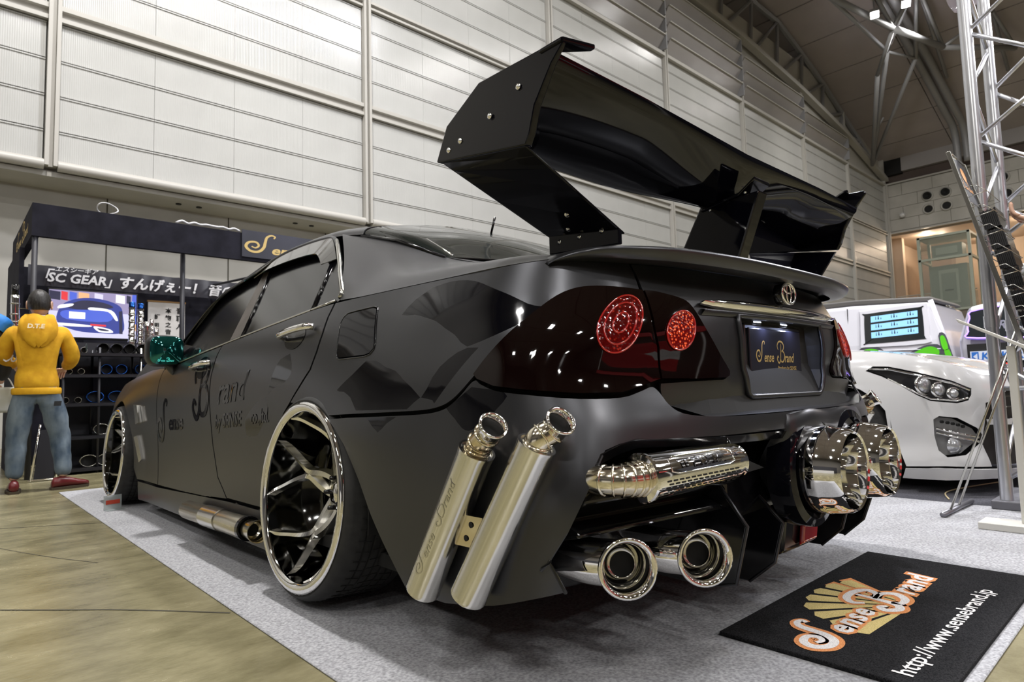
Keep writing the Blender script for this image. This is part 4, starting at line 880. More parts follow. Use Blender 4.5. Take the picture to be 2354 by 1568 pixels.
for x, zc, R0 in ((-.02, .440, .118), (.26, .440, .112)):
    g = empty('can_exhaust', (x, -1.24, zc), 0, parent=car)
    q = B(); q.lathe([(R0 + .012, -.03), (R0 + .040, -.03), (R0 + .044, .0), (R0 + .040, .034), (R0 + .018, .040), (R0 + .004, .020), (R0 - .01, -.03)], (0, 0, 0), (0, -1, 0), 48); q.obj('collar_ring', m_glo, g, True, angle=40)
    q = B(); q.lathe([(R0 * .90, -.045), (R0 * .93, .0), (R0 * .98, .03), (R0, .042), (R0 + .001, .075), (R0, .082), (R0 * .985, .086), (R0 * .975, .105), (R0 * .93, .130), (R0 * .88, .140), (R0 * .84, .136), (R0 * .80, .11), (R0 * .74, .03), (R0 * .7, -.03)], (0, 0, 0), (0, -1, 0), 64); q.obj('can_shell', m_chr, g, True, angle=30)
    q = B(); q.lathe([(0, -.02), (R0 * .72, -.02)], (0, 0, 0), (0, -1, 0), 32); q.obj('can_bore', m_in, g)
q = B(); q.add([(-.40, -1.19, .47), (-.36, -1.235, .50), (-.24, -1.235, .462), (-.38, -1.20, .445), (-.30, -1.15, .46)], [(0, 1, 3), (1, 2, 3), (0, 4, 1), (1, 4, 2), (2, 4, 3), (3, 4, 0)]); q.obj('fairing_spike', m_mat, car)
# ---------------- horizontal muffler
g = empty('cross_muffler', (0, 0, 0), parent=car); a = Vector((-.735, -1.205, .487)); b = Vector((-.405, -1.238, .494)); d = (b - a).normalized(); Lm = (b - a).length
q = B(); q.lathe([(.030, -.003), (.050, 0), (.053, .004), (.053, .010), (.0495, .013), (.0495, Lm - .05), (.048, Lm - .046), (.048, Lm - .03), (.042, Lm - .01), (.042, Lm + .004), (.034, Lm + .008), (0, Lm + .008)], a, d, 40); q.obj('muffler_shell', m_chr, g, True, angle=35)
q = B(); el_ = catm([a - d * .0, a + Vector((-.022, .004, 0)), a + Vector((-.044, .014, 0)), a + Vector((-.060, .036, .0)), a + Vector((-.066, .075, .0))], 5); q.tube(el_, [.037 - .008 * i / (len(el_) - 1) for i in range(len(el_))], 24); q.obj('segment_elbow', m_ti, g, True)
for i in range(1, len(el_) - 2, 3):
    r = .038 - .008 * i / (len(el_) - 1); dd = (el_[i + 1] - el_[i - 1]).normalized(); q = B(); q.lathe([(r - .002, -.003), (r + .002, -.0015), (r + .002, .0015), (r - .002, .003)], el_[i], dd, 28); q.obj('weld_bead', m_ti, g, True)
u = Vector((0, -1, 0)); u = (u - d * u.dot(d)).normalized(); w = d.cross(u)
def onm(t, ang, r=.0503): return a + d * t + (u * math.cos(ang) + w * math.sin(ang)) * r
up = 1 if w.z > 0 else -1
q = B(); rect = [onm(.05, up * .25), onm(.07, up * .15), onm(.25, up * .15), onm(.27, up * .25), onm(.27, up * .75), onm(.25, up * .95), onm(.07, up * .95), onm(.05, up * .75)]; q.tube(rect, .0016, 5, closed=True); q.obj('name_plate_frame', m_chr, g, True)
v, f = textv('爾音消激', 1, 0, .02); mesh('name_plate_lettering', [onm(.075 + x * .042, up * (.34 + y * .50), .0508) for x, y in v], f, m_blk, g)
q = B()
for r_ in range(5):
    an = -up * (.12 + r_ * .15)
    for k in range(13):
        t0 = .03 + k * .020 + (.008 if r_ % 2 else 0); q.add([onm(t0, an - .035, .0500), onm(t0 + .014, an - .035, .0500), onm(t0 + .014, an + .035, .0500), onm(t0, an + .035, .0500)], [(0, 1, 2, 3)])
o = q.obj('vent_slots', m_in, g); o['kind'] = 'stuff'
# ---------------- lower twin tips
for c, z in (((-.745, -1.172), .297), ((-.545, -1.235), .292)):
    g = empty('twin_tip', (c[0], c[1], z), 0, parent=car); ax = Vector((-.58, -.81, .02)).normalized(); R1 = .065
    q = B(); q.lathe([(.050, -.035), (.055, -.02), (R1, -.002), (R1 - .001, .003), (R1 - .007, .004), (R1 - .013, -.004), (R1 - .020, -.03), (R1 - .024, -.075)], (0, 0, 0), ax, 48); q.obj('tip_lip', m_chr, g, True)
    q = B(); path = catm([(0, 0, 0) - ax * .03, Vector((0, 0, 0)) - ax * .05 + Vector((-.004, .02, 0)), (.005, .11, .0), (.01, .24, .004)], 5) if False else catm([tuple(-ax * .022), tuple(-ax * .045 + Vector((-.006, .012, 0))), (-.002, .12, 0), (.01, .26, .004)], 5)
    q.tube(path, [.052] + [.0505] * (len(path) - 1), 36, cap=False); q.obj('tip_pipe', m_chr, g, True)
    q = B(); q.lathe([(.028, -.042), (.032, -.044), (.034, -.05), (.034, -.068), (.045, -.074)], (0, 0, 0), ax, 32); q.obj('inner_core', m_ss, g, True); q = B(); q.lathe([(0, -.062), (.037, -.062)], (0, 0, 0), ax, 20); q.obj('bore', m_in, g)
# ---------------- twin upright silencers on the bumper corner, both sides
for sg in (1, -1):
    g = empty('corner_silencers', (0, 0, 0), parent=car)
    for k, (p0, p1, tp) in enumerate((((-.968, -.735, .212), (-.962, -.945, .552), (-.972, -1.010, .604)), ((-.958, -.895, .228), (-.925, -1.093, .568), (-.905, -1.140, .612)))):
        p0 = Vector(p0); p1 = Vector(p1); tp = Vector(tp)
        if sg < 0: p0.x *= -1; p1.x *= -1; tp.x *= -1
        d = (p1 - p0).normalized(); L_ = (p1 - p0).length; r = .041
        q = B(); q.lathe([(.0, -.006), (.030, -.004), (.033, .002), (r, .005), (r + .001, .01), (r, .016), (r, L_ - .014), (r + .001, L_ - .008), (r + .001, L_), (r - .004, L_), (r - .006, L_ - .006), (.0, L_ - .006)], p0, d, 40); q.obj('silencer_can', m_ss, g, True, angle=40)
        ax = (Vector((sg * -.18, -.80, .56))).normalized()
        q = B(); pth = catm([p1 - d * .01, p1 + d * .015, tp - ax * .03, tp], 6); q.tube(pth, [.028 - .002 * i / len(pth) for i in range(len(pth))], 28, cap=False); q.obj('outlet_elbow', m_ti, g, True)
        for i in (3, 7, 12):
            q = B(); q.lathe([(.026, -.003), (.0305, -.0015), (.0305, .0015), (.026, .003)], pth[i], (pth[i + 1] - pth[i - 1]), 24); q.obj('weld_bead', m_ti, g, True)
        q = B(); q.lathe([(.026, -.03), (.027, -.01), (.0325, .004), (.033, .008), (.030, .010), (.026, .006), (.023, -.02), (.022, -.05)], tp, ax, 32); q.obj('outlet_flare', m_chr, g, True); q = B(); q.lathe([(0, -.03), (.024, -.03)], tp, ax, 20); q.obj('bore', m_in, g)
        if sg > 0 and k == 0:
            u = Vector((-1, 0, 0)); u = (u - d * u.dot(d)).normalized(); w = d.cross(u); v, f = brand_script(.0, .07)
            mesh('etched_lettering', [p0 + d * (.07 + x * .046) + (u * math.cos(-.42 + y * -.5 * -1) + w * math.sin(-.42 + y * .5)) * .0414 if False else p0 + d * (.07 + x * .046) + (u * math.cos((y - .4) * .8 * (1 if w.y > 0 else -1)) + w * math.sin((y - .4) * .8 * (1 if w.y > 0 else -1))) * .0415 for x, y in v], f, m_chr2, g)
    m0 = (Vector((-.968, -.735, .212)) * .52 + Vector((-.962, -.945, .552)) * .48); m1 = (Vector((-.958, -.895, .228)) * .58 + Vector((-.925, -1.093, .568)) * .42)
    dv = (m1 - m0).normalized(); up_ = Vector((0, -.5, .85)).normalized(); q = B()
    m0 = m0 + dv * .030; m1 = m1 - dv * .030; n_ = Vector((-1, 0, 0)) * .006
    vs = [m0 - up_ * .04 + n_, m1 - up_ * .04 + n_, m1 + up_ * .04 + n_, m0 + up_ * .04 + n_]; vs += [p - n_ * .7 for p in vs]
    if sg < 0: vs = [Vector((-p.x, p.y, p.z)) for p in vs]
    q.add(vs, [(0, 1, 2, 3), (7, 6, 5, 4), (0, 4, 5, 1), (1, 5, 6, 2), (2, 6, 7, 3), (3, 7, 4, 0)]); q.obj('joining_bracket', m_ti, g)
    for kk in (-.018, .018):
        c = (m0 + m1) / 2 + up_ * kk + n_ * 1.2; c = c if sg > 0 else Vector((-c.x, c.y, c.z)); B().lathe([(0, 0), (.007, 0)], c, (-sg, 0, 0), 12).obj('bracket_hole', m_in, g)
# ---------------- giant rear wing
wn = empty('rear_wing', (0, 0, 0), parent=car)
m_wing = M('wing_gloss_black', (.002, .002, .004), .05, 0, 0, spec=.35)
tz = lambda x: -.022 * x
def le(x): u = min(1, abs(x) / .45); return -.965 + .085 * (u * u * (3 - 2 * u)) - .02 * x, 1.268 + tz(x)
def te(x): return -1.120 - .036 * x, 1.385 - .046 * x - .012 * (1 - min(1, abs(x) / .5))
q = B(); vs = []; XS = [-.83 + 1.66 * i / 60 for i in range(61)]
def sec(x):
    (y0, z0), (y1, z1) = le(x), te(x); cen = 1 - min(1, abs(x) / .42) ** 2; out = []
    for t, h in ((0, .0), (.02, -.010), (.10, -.026), (.25, -.040), (.42, -.044), (.60, -.038), (.78, -.024), (.92, -.010), (1, 0)): out.append((y0 + (y1 - y0) * t, z0 + (z1 - z0) * t + h * (1 + .25 * cen)))
    out.append((y1 - .003, z1 + .016)); out.append((y1 + .004, z1 + .016))
    for t, h in ((.95, .006), (.75, .002), (.5, -.006), (.25, -.006), (.08, .004)): out.append((y0 + (y1 - y0) * t, z0 + (z1 - z0) * t + h))
    return out
n = len(sec(0))
for x in XS: vs += [(x, y, z) for y, z in sec(x)]
q.add(vs, [(n * i + k, n * i + (k + 1) % n, n * i + n + (k + 1) % n, n * i + n + k) for i in range(60) for k in range(n)]); q.obj('wing_blade', m_wing, wn, True, angle=50)
EP = [(-.826, 1.452), (-.70, 1.375), (-.655, 1.287), (-.70, 1.277), (-.97, 1.232), (-1.005, 1.226), (-1.02, 1.25), (-1.04, 1.31), (-1.092, 1.39), (-1.125, 1.428), (-1.12, 1.442)]
for sg in (-1, 1):
    dz = tz(sg * .84); out = lambda y, z: sg * (.846 - .012 * max(0, (z - 1.36) / .08) + .018 * max(0, 1 - ((y + .95) ** 2 + (z - 1.31) ** 2) / .006) * 0)
    EQ = [(y - (.065 if y < -.9 and sg > 0 else 0), z) for y, z in EP]
    q = B(); q.prism(EQ, lambda y, z: (out(y, z), y, z + dz), lambda y, z: (sg * .824, y, z + dz)); e = bevel(q.obj('end_plate', m_wing, wn, True, angle=30), .007, 3)
    q = B(); q.prism([(-.84, -1.05), (-.84, -1.125), (-.755, -1.150), (-.752, -1.135)], lambda x, y: (-sg * x, y, 1.440 + dz), lambda x, y: (-sg * x, y, 1.428 + dz)); bevel(q.obj('corner_winglet', m_wing, wn), .004, 2)
    for y, z in ((-.985, 1.375), (-.88, 1.34), (-.76, 1.315), (-.71, 1.305)):
        B().lathe([(0, .004), (.004, .003), (.0055, 0), (.0075, 0), (.0075, -.002)], (sg * .846, y, z + dz), (sg, 0, 0), 12).obj('plate_bolt', m_chr, e, True)
    # swept leg down to the boot
    A = [(-.665, 1.287), (-1.0, 1.230)] if sg < 0 else [(-.70, 1.283), (-1.065, 1.222)]; F_ = [(-.85, 1.085), (-1.085, 1.062)]; q = B(); vs = []
    for t in (0, .12, .5, .88, 1):
        for k in (0, 1):
            y = A[k][0] + (F_[k][0] - A[k][0]) * t; z = A[k][1] + dz * (1 - t) + (F_[k][1] - A[k][1]) * t; x = .842 + (.600 - .842) * t
            vs += [(sg * x, y, z), (sg * (x - .022), y, z - .004)]
    q.add(vs, [(4 * i, 4 * i + 4, 4 * i + 6, 4 * i + 2) for i in range(4)] + [(4 * i + 1, 4 * i + 3, 4 * i + 7, 4 * i + 5) for i in range(4)] + [(4 * i, 4 * i + 1, 4 * i + 5, 4 * i + 4) for i in range(4)] + [(4 * i + 2, 4 * i + 6, 4 * i + 7, 4 * i + 3) for i in range(4)] + [(0, 2, 3, 1), (16, 17, 19, 18)])
    bevel(q.obj('wing_leg', m_wing, wn), .006, 2)
    q = B(); q.prism([(-.846, 1.098), (-1.083, 1.068), (-1.083, 1.030), (-.846, 1.045)], lambda y, z: (sg * .612, y, z), lambda y, z: (sg * .598, y, z)); ft = bevel(q.obj('foot_bracket', m_glo, wn), .003, 2)
    for y in (-.885, -.955, -1.03): B().lathe([(0, .004), (.004, .003), (.005, 0), (.007, 0)], (sg * .612, y, 1.073), (sg, 0, 0), 10).obj('foot_bolt', m_chr, ft, True)
    for y, t in ((-.93, .9), (-1.0, .9), (-.96, .75)): B().lathe([(0, .004), (.004, .003), (.005, 0), (.007, 0)], (sg * (.842 - .242 * t), y, 1.25 - .17 * t), (sg * .6, -.3, -.5), 10).obj('leg_bolt', m_chr, ft, True)
q = B(); q.prism([(-.84, 1.04), (-1.075, 1.035), (-1.165, 1.262), (-.965, 1.258)], lambda y, z: (-.005 - .018, y, z), lambda y, z: (.035, y, z)); st = bevel(q.obj('centre_strut', m_wing, wn), .006, 2)
q = B(); q.prism([(-.97, 1.240), (-1.10, 1.262), (-1.155, 1.30), (-1.155, 1.31), (-1.10, 1.272), (-.97, 1.25)], lambda y, z: (-.03, y, z - .004), lambda y, z: (.07, y, z - .004)); bevel(q.obj('strut_flange', m_wing, wn), .003, 2)
for x in (-.024, .058):
    for y, z in ((-1.0, 1.238), (-1.12, 1.265)): B().lathe([(0, .005), (.004, .004), (.005, 0), (.007, 0)], (x, y, z), (0, -.4, -.9), 10).obj('flange_bolt', m_chr, st, True)
# ================================================================== THINGS ROUND THE BLACK SEDAN
# door mat -----------------------------------------------------------------
m_matp = nz(M('mat_pile', (.012, .012, .014), .95, spec=.1), 300, (.006, .006, .007), (.028, .028, .03), 3, bump=.6, bdist=.004)
mt = bevel(B().box(-.255, .865, -1.612, -1.09, .0065, .018).obj('door_mat', m_matp), .003, 2); tag(mt, 'black door mat with orange and white script lettering and a fan emblem', 'mat')
zt = .0188
m_yl = nz(M('mat_yellow', (.55, .42, .12), .95), 260, (.50, .40, .14), (.72, .58, .26), 3); m_or = nz(M('mat_orange', (.65, .2, .04), .95), 260, (.55, .18, .05), (.8, .36, .14), 3); m_wh = nz(M('mat_white', (.75, .72, .7), .95), 260, (.6, .58, .58), (.85, .83, .82), 3)
apx = (.30, -1.40)
q = B()
for k in range(8):
    a0 = math.radians(176 - k * 14.5); a1 = a0 - math.radians(11.2)
    def fp(a, r, w=1.0): return (apx[0] + r * math.cos(a), apx[1] + r * math.sin(a) * .80, zt)
    r0, r1 = .05, .345 - .010 * abs(k - 3)
    n0 = len(q.v); q.add([fp(a0 - .03, r0), fp(a0, r1), fp((a0 + a1) / 2, r1 + .012), fp(a1, r1), fp(a1 + .03, r0)], [(0, 4, 3, 2, 1)])
q.obj('fan_emblem', m_yl, mt)
q = B()
for k in (6, 7):
    a0 = math.radians(176 - k * 14.5 - 4); a1 = a0 - math.radians(10); q.add([fp(a0, .12), fp(a0, .33), fp(a1, .33), fp(a1, .12)], [(0, 3, 2, 1)])
for v in range(len(q.v)): q.v[v] = (q.v[v][0], q.v[v][1], zt - .0003)
q.obj('fan_emblem_orange', m_or, mt)  # orange wedges, the mat's own colour under the fan
def onmat(name, vf, x0, y0, sx, sy, mat, rot=0.0, z=0.0, sh=0.0):
    v, f = vf; c, s = math.cos(rot), math.sin(rot)
    mesh(name, [(x0 + (x * sx + y * sh) * c - y * sy * s, y0 + (x * sx) * s + y * sy * c, zt + z) for x, y in v], f, mat, mt)
o1 = swash_S(.34); o2 = swash_S(.16)
for (vf, m, z) in ((o1, m_or, .0006), (o2, m_wh, .0012)): onmat('mat_lettering', vf, -.185, -1.345, .15, .125, m, .03, z)
for off, m, z in ((.09, m_or, .0006), (.02, m_wh, .0012)): onmat('mat_lettering', textv('ense', .8, .25, off, res=2, space=1.1), -.055, -1.345, .140, .125, m, .02, z)
for w, m, z in ((.34, m_or, .0006), (.16, m_wh, .0012)): onmat('mat_lettering', swash_B(w), .215, -1.375, .17, .135, m, .03, z)
for off, m, z in ((.09, m_or, .0006), (.02, m_wh, .0012)): onmat('mat_lettering', textv('rand', .8, .25, off, res=2, space=1.1), .395, -1.372, .150, .135, m, .02, z)
onmat('mat_lettering', textv('http://www.sensebrand.jp', 1, 0, .012, res=2), -.215, -1.535, .0795, .062, m_wh, -.0, .0008)
# small plate standing against the front tyre -----------------------------
wk = empty('tyre_plate', (-.985, 2.66, .0063), math.radians(12), 'small clear acrylic plate with red print standing by the front wheel', 'sign')
B().box(-.05, .05, -.004, .004, 0, .09).obj('plate', M('clear_acrylic', (.5, .55, .55), .1, alpha=.5), wk); B().box(-.04, .04, -.006, -.004, .035, .06).obj('red_print', M('red_print', (.5, .06, .03), .5), wk); B().box(-.05, .05, -.06, .004, 0, .006).obj('plate_foot', MATS['clear_acrylic'], wk)
# white car -----------------------------------------------------------------
wc = empty('car', (0, 0, 0), 0, 'white sedan parked nose out beside the black sedan, headlight and fog lamp showing', 'car')
m_wp = M('pearl_white_paint', (.74, .74, .75), .16, 0, 1.0)
m_clear = M('clear_lamp', (.55, .56, .58), .05, .6, 1)
def tfy(y):
    lo_, hi = .6, 5.2
    for _ in range(40):
        m = (lo_ + hi) / 2
        if herm(TT, _WY, m) < y: lo_ = m
        else: hi = m
    return lo_
def wboth(name, poly, mat, off=0.0, **k):
    for sg in (1, -1):
        pl_ = poly if sg > 0 else [(-t, v) for t, v in poly][::-1]
        kk = dict(k)
        if 'holes' in k: kk['holes'] = k['holes'] if sg > 0 else [[(-t, v) for t, v in h][::-1] for h in k['holes']]
        def fn(t, v):
            p = SWf(t, v)
            if off: p = (p[0] + (-off if sg > 0 else off) * (1 if abs(t) > .7 else .2), p[1] - off * (1 if abs(t) < 1.2 else 0), p[2])
            return p
        panel(name, pl_, fn, mat, wc, **kk)
arcw = [(tfy(-.36 + .36 * math.cos(math.radians(a))), .31 + .36 * math.sin(math.radians(a))) for a in range(200, -21, -10)]
HL = [(1.415, .742), (1.377, .765), (1.292, .760), (1.138, .719), (.938, .661), (.846, .615), (.855, .58), (.875, .552), (.938, .537), (1.086, .552), (1.152, .586), (1.238, .649), (1.329, .706)]
FO = [(1.078, .437), (1.048, .455), (.949, .445), (.842, .385), (.816, .347), (.832, .300), (.919, .236), (1.019, .222), (1.061, .258), (1.077, .347)]
wf = [(.60, .69), (.73, .69), (.869, .757), (1.084, .818), (1.302, .851), (1.52, .876), (2.0, .895), (2.4, .90), (2.42, .6), (2.40, .2), (2.03, .16)] + arcw[::-1][1:-1][::-1][::-1] + [(1.25, .15), (1.04, .165), (.86, .165), (.79, .165), (.81, .30), (.795, .40), (.77, .55), (.60, .60)]
arc2 = [p for p in arcw if p[1] > .15]
wtop = smooth2([(.73, .69), (.93, .775), (1.15, .826), (1.40, .865), (1.92, .893), (2.38, .90)], 5)
wf = [(.60, .69)] + wtop + [(2.42, .6), (2.40, .16)] + sorted(arc2, key=lambda p: -p[0]) + [(1.24, .155), (1.04, .165), (.86, .165), (.79, .165), (.815, .30), (.80, .40), (.78, .53), (.66, .56)]
wboth('front_wing', wf, m_wp, holes=[inset(HL, -.004), inset(FO, -.004)], step=.022)
wboth('front_lip', [(1.26, .085), (1.05, .085), (.80, .10), (.0, .10), (0, .155), (.79, .16), (1.04, .16), (1.24, .15)], m_wp, .018, step=.05)
wboth('upper_bumper', [(0, .60), (.66, .60), (.66, .56), (.78, .535), (.60, .70), (0, .70)][:4] + [(.72, .68), (0, .685)], m_wp, .004, step=.05) if False else None
m_mesh = M('grille_black', (.012, .012, .012), .5)
wboth('grille_mesh', [(0, .17), (.79, .17), (.81, .30), (.79, .41), (.76, .55), (.6, .60), (0, .62)], m_mesh, -.03, step=.07)
wboth('grille_surround', [(0, .43), (.80, .44), (.79, .405), (0, .385)], m_wp, .012, step=.05)
for v in (.50, .56): wboth('grille_bar', [(0, v), (.74, v), (.74, v + .012), (0, v + .012)], m_chr, .0, step=.05)
wboth('upper_lip', [(0, .62), (.60, .60), (.66, .57), (.74, .60), (.73, .69), (.60, .69), (0, .69)], m_wp, .0, step=.05)
wboth('rear_body', [(2.43, .16), (5.2, .18), (5.2, .92), (4.0, .93), (2.43, .90)], m_wp, step=.12)
wboth('headlamp', HL, M('lamp_bowl', (.03, .03, .033), .12, .3, 1), -.012, step=.05)
for cx, cv, r in ((1.10, .645, .052), (1.02, .615, .040), (.94, .592, .03)):
    for sg in (1, -1):
        c = Vector(SWf(cx * sg, cv)); n_ = Vector((-.6 * sg, -.8, .1)).normalized(); q = B(); q.lathe([(0, .012), (r * .5, .010), (r * .85, .0), (r, -.02)], c, n_, 24); q.obj('projector', m_clear, wc, True); q = B(); q.lathe([(r, -.004), (r + .007, .0), (r + .007, -.02)], c, n_, 24); q.obj('projector_ring', m_chr, wc, True)
for sg in (1, -1):
    q = B(); q.tube([SWf(sg * t, v) for t, v in ((1.40, .752), (1.292, .748), (1.138, .706), (.938, .650), (.852, .608))], .007, 8); q.tube([SWf(sg * t, v) for t, v in ((1.30, .69), (1.152, .596), (1.086, .562), (.938, .547), (.87, .565))], .006, 8); q.obj('lamp_bright_strip', m_chr, wc, True)
wboth('fog_recess', FO, M('fog_recess_grey', (.30, .30, .31), .3, .2), -.03, step=.05)
for sg in (1, -1):
    q = B(); c = Vector(SWf(.95 * sg, .285)) + Vector((0, .01, 0)); q.lathe([(0, .02), (.03, .014), (.05, -.01)], c, (-.6 * sg, -.8, 0), 24); q.obj('fog_lamp', m_clear, wc, True)
    for v in (.385, .36): 
        q = B(); q.tube([SWf(sg * t, v - (1.07 - t) * .22) for t in (1.07, .95, .83)], .008, 6); q.obj('fog_bar', m_chr, wc, True)
    for t, v in ((1.033, .425), (1.001, .420), (.971, .414), (.941, .407), (.914, .398)):
        q = B(); q.lathe([(0, .004), (.009, .004), (.009, -.01)], SWf(sg * t, v), (-.6 * sg, -.8, 0), 12); q.obj('vent_hole', m_in, wc)
hood = []
for y, z0, z1, hw in ((-1.235, .690, .70, .60), (-1.0, .745, .775, .72), (-.60, .850, .862, .80), (-.1, .892, .915, .83), (.35, .90, .955, .83)):
    hood.append([(WC + hw * u, y - (.055 * (1 - u * u) if y < -.9 else 0), z0 + (z1 - z0) * (1 - u * u) + .012 * (1 - abs(u) ** 3)) for u in (-1, -.8, -.4, 0, .4, .8, 1)])
hood.insert(2, [((a[0] + b[0]) / 2, (a[1] + b[1]) / 2, (a[2] + b[2]) / 2 + .006) for a, b in zip(hood[1], hood[2])])
for r, (t, v) in zip(hood, ((.73, .69), (.93, .775), (1.15, .826), (1.40, .865), (1.92, .893), (2.38, .90))):
    p = SWf(t, v); r[0] = p; r[-1] = (2 * WC - p[0], p[1], p[2])
patch('bonnet', hood, m_wp, wc, 6, 6, thick=.004)
m_gl2 = M('car_window', (.02, .024, .026), .04, 0, 1)
gh = []
for y, zt_, hw, zb in ((.25, .93, .80, .90), (.95, 1.36, .60, .92), (1.9, 1.42, .58, .94), (2.7, 1.30, .58, .95), (3.1, .98, .72, .93)):
    gh.append([(WC - .86, y, zb), (WC - hw - .04, y, zb + (zt_ - zb) * .8), (WC - hw * .7, y, zt_), (WC, y, zt_ + .02), (WC + hw * .7, y, zt_), (WC + hw + .04, y, zb + (zt_ - zb) * .8), (WC + .86, y, zb)])
patch('greenhouse', gh, m_gl2, wc, 4, 6); patch('roof', [[(p[0], p[1], p[2] + .012) for p in r[2:5]] for r in gh[1:4]], m_wp, wc, 5, 6, thick=.006)
B().box(WC - .86, WC + .86, 2.9, 3.3, .2, .95).obj('tail_panel', m_wp, wc); B().box(WC - .78, WC + .78, -1.0, 3.2, .12, .5).obj('under_body', m_in, wc)
for x in (WC - .80, WC + .80):
    for y in (-.36, 2.4):
        sg = -1 if x < WC else 1; g = empty('wheel', (x, y, .336), 0, parent=wc); q = B(); q.lathe([(.22, -.10), (.30, -.10), (.33, -.07), (.33, .07), (.30, .10), (.22, .10)], (0, 0, 0), (1, 0, 0), 40); q.obj('tyre', m_rub, g, True); q = B(); q.lathe([(.0, .06), (.06, .07), (.20, .05), (.23, .10), (.24, .09)], (0, 0, 0), (sg, 0, 0), 30); q.obj('rim', m_blk, g, True)
# white van with screens in its window -------------------------------------------
van = empty('van', (0, 0, 0), 0, 'white van with three blue screens in its rear side window and green decals', 'van')
m_vw = M('van_white', (.72, .72, .78), .2, 0, .8)
sidep = [(.32, .30), (.27, .95), (.33, 1.25), (.45, 1.72), (.50, 1.78), (1.5, 1.84), (4.6, 1.84), (5.2, 1.2), (5.5, .9), (5.5, .30)]
q = B(); q.prism(sidep, lambda y, z: (8.5 + .10 * max(0, z - 1.1), y, z), lambda y, z: (10.2 - .10 * max(0, z - 1.1), y, z)); bevel(q.obj('body', m_vw, van), .06, 4)
q = B(); q.prism([(.44, 1.80), (.50, 1.86), (1.5, 1.93), (4.6, 1.93), (4.7, 1.84), (1.5, 1.845), (.5, 1.785)], lambda y, z: (8.62, y, z), lambda y, z: (10.08, y, z)); bevel(q.obj('roof', M('van_roof_grey', (.10, .095, .09), .5), van), .02, 2)
q = B(); q.tube([(8.555, .36, .95), (8.56, .37, 1.3), (8.585, .50, 1.80)], .035, 8); q.obj('corner_moulding', m_vw, van, True)
def vx(z): return 8.5 + .10 * max(0, z - 1.1)
q = B(); q.prism(smooth2([(.52, 1.30), (.54, 1.70), (.62, 1.765), (1.36, 1.735), (1.42, 1.70), (1.42, 1.22), (1.36, 1.185), (.58, 1.185)], 3, True), lambda y, z: (vx(z) - .014, y, z), lambda y, z: (vx(z) + .02, y, z)); bevel(q.obj('window_recess', m_vw, van), .01, 2)
q = B(); q.prism(smooth2([(.585, 1.30), (.60, 1.69), (.64, 1.715), (1.32, 1.69), (1.36, 1.66), (1.36, 1.26), (1.32, 1.235), (.62, 1.25)], 3, True), lambda y, z: (vx(z) - .020, y, z), lambda y, z: (vx(z), y, z)); win = bevel(q.obj('side_window', m_gl2, van), .006, 2)
m_scr = M('blue_screen', (.1, .2, .3), .3, emit=(.30, .62, .95), es=1.0); m_fig = M('screen_figure', (.01, .02, .04), .5)
for k, (z0, z1) in enumerate(((1.565, 1.655), (1.445, 1.535), (1.325, 1.415))):
    q = B(); x_ = lambda z: vx(z) - .022; ya, yb = 1.27, .655; q.add([(x_(z0) - .002, ya, z0 - .012), (x_(z0) - .002, yb, z0 + .014), (x_(z1) - .002, yb, z1 + .014), (x_(z1) - .002, ya, z1 - .012)], [(0, 1, 2, 3)]); s_ = q.obj('screen', m_scr, win)
    for j in range(3):
        for i, (h, w) in enumerate(((.05, .012), (.055, .02), (.03, .012))):
            yy = 1.20 - j * .21 - i * .035; zz = z0 + .02 + (1.27 - yy) * .042; q = B()
            q.add([(x_(zz) - .006, yy + w * .5, zz), (x_(zz) - .006, yy - w * .5, zz), (x_(zz + h) - .006, yy - w * .2, zz + h), (x_(zz + h) - .006, yy + w * .2, zz + h)], [(0, 1, 2, 3)]); q.obj('screen_figure', m_fig, s_)
q = B(); q.tube([(8.548, 1.60, .3), (8.548, 1.60, 1.15), (8.555, 1.60, 1.80)], .006, 4); q.obj('door_gap', m_in, van); q = B(); q.tube([(8.50, 1.6, 1.13), (8.50, .4, 1.10)], .008, 5); q.obj('body_crease', m_vw, van, True)
m_gr = M('green_decal', (.11, .60, .02), .25, 0, .6); m_gy = M('dark_decal', (.07, .07, .09), .4)
def decal(pts, mat, d, name='decal'):
    q = B(); q.prism(smooth2(pts, 3, True), lambda y, z: (vx(z) - .006 - d, y, z), lambda y, z: (vx(z) - .001, y, z)); q.obj(name, mat, van)
def blob(cy, cz, ry, rz, a0=0, a1=360): return [(cy + ry * math.cos(math.radians(a)), cz + rz * math.sin(math.radians(a))) for a in range(a0, a1, 30)]
decal(blob(1.30, 1.06, .20, .14), m_gy, .002); decal(blob(1.30, 1.06, .15, .10), m_gr, .006)
decal([(.98, .93), (.86, 1.02), (.66, 1.13), (.52, 1.17), (.40, 1.14), (.34, .95), (.6, .86)], m_gy, .002); decal([(.80, .99), (.66, 1.10), (.52, 1.14), (.42, 1.08), (.45, .98), (.6, .94)], m_gr, .006); decal([(.92, .94), (.83, .98), (.80, .93), (.9, .90)], m_gr, .006)
decal([(.42, 1.28), (.34, 1.30), (.27, 1.02), (.24, .90), (.34, .90)], m_gy, .004); decal([(.40, 1.26), (.35, 1.27), (.31, 1.10), (.37, 1.09)], m_gr, .009); decal([(.36, 1.07), (.30, 1.08), (.27, .93), (.32, .92)], m_gr, .009)
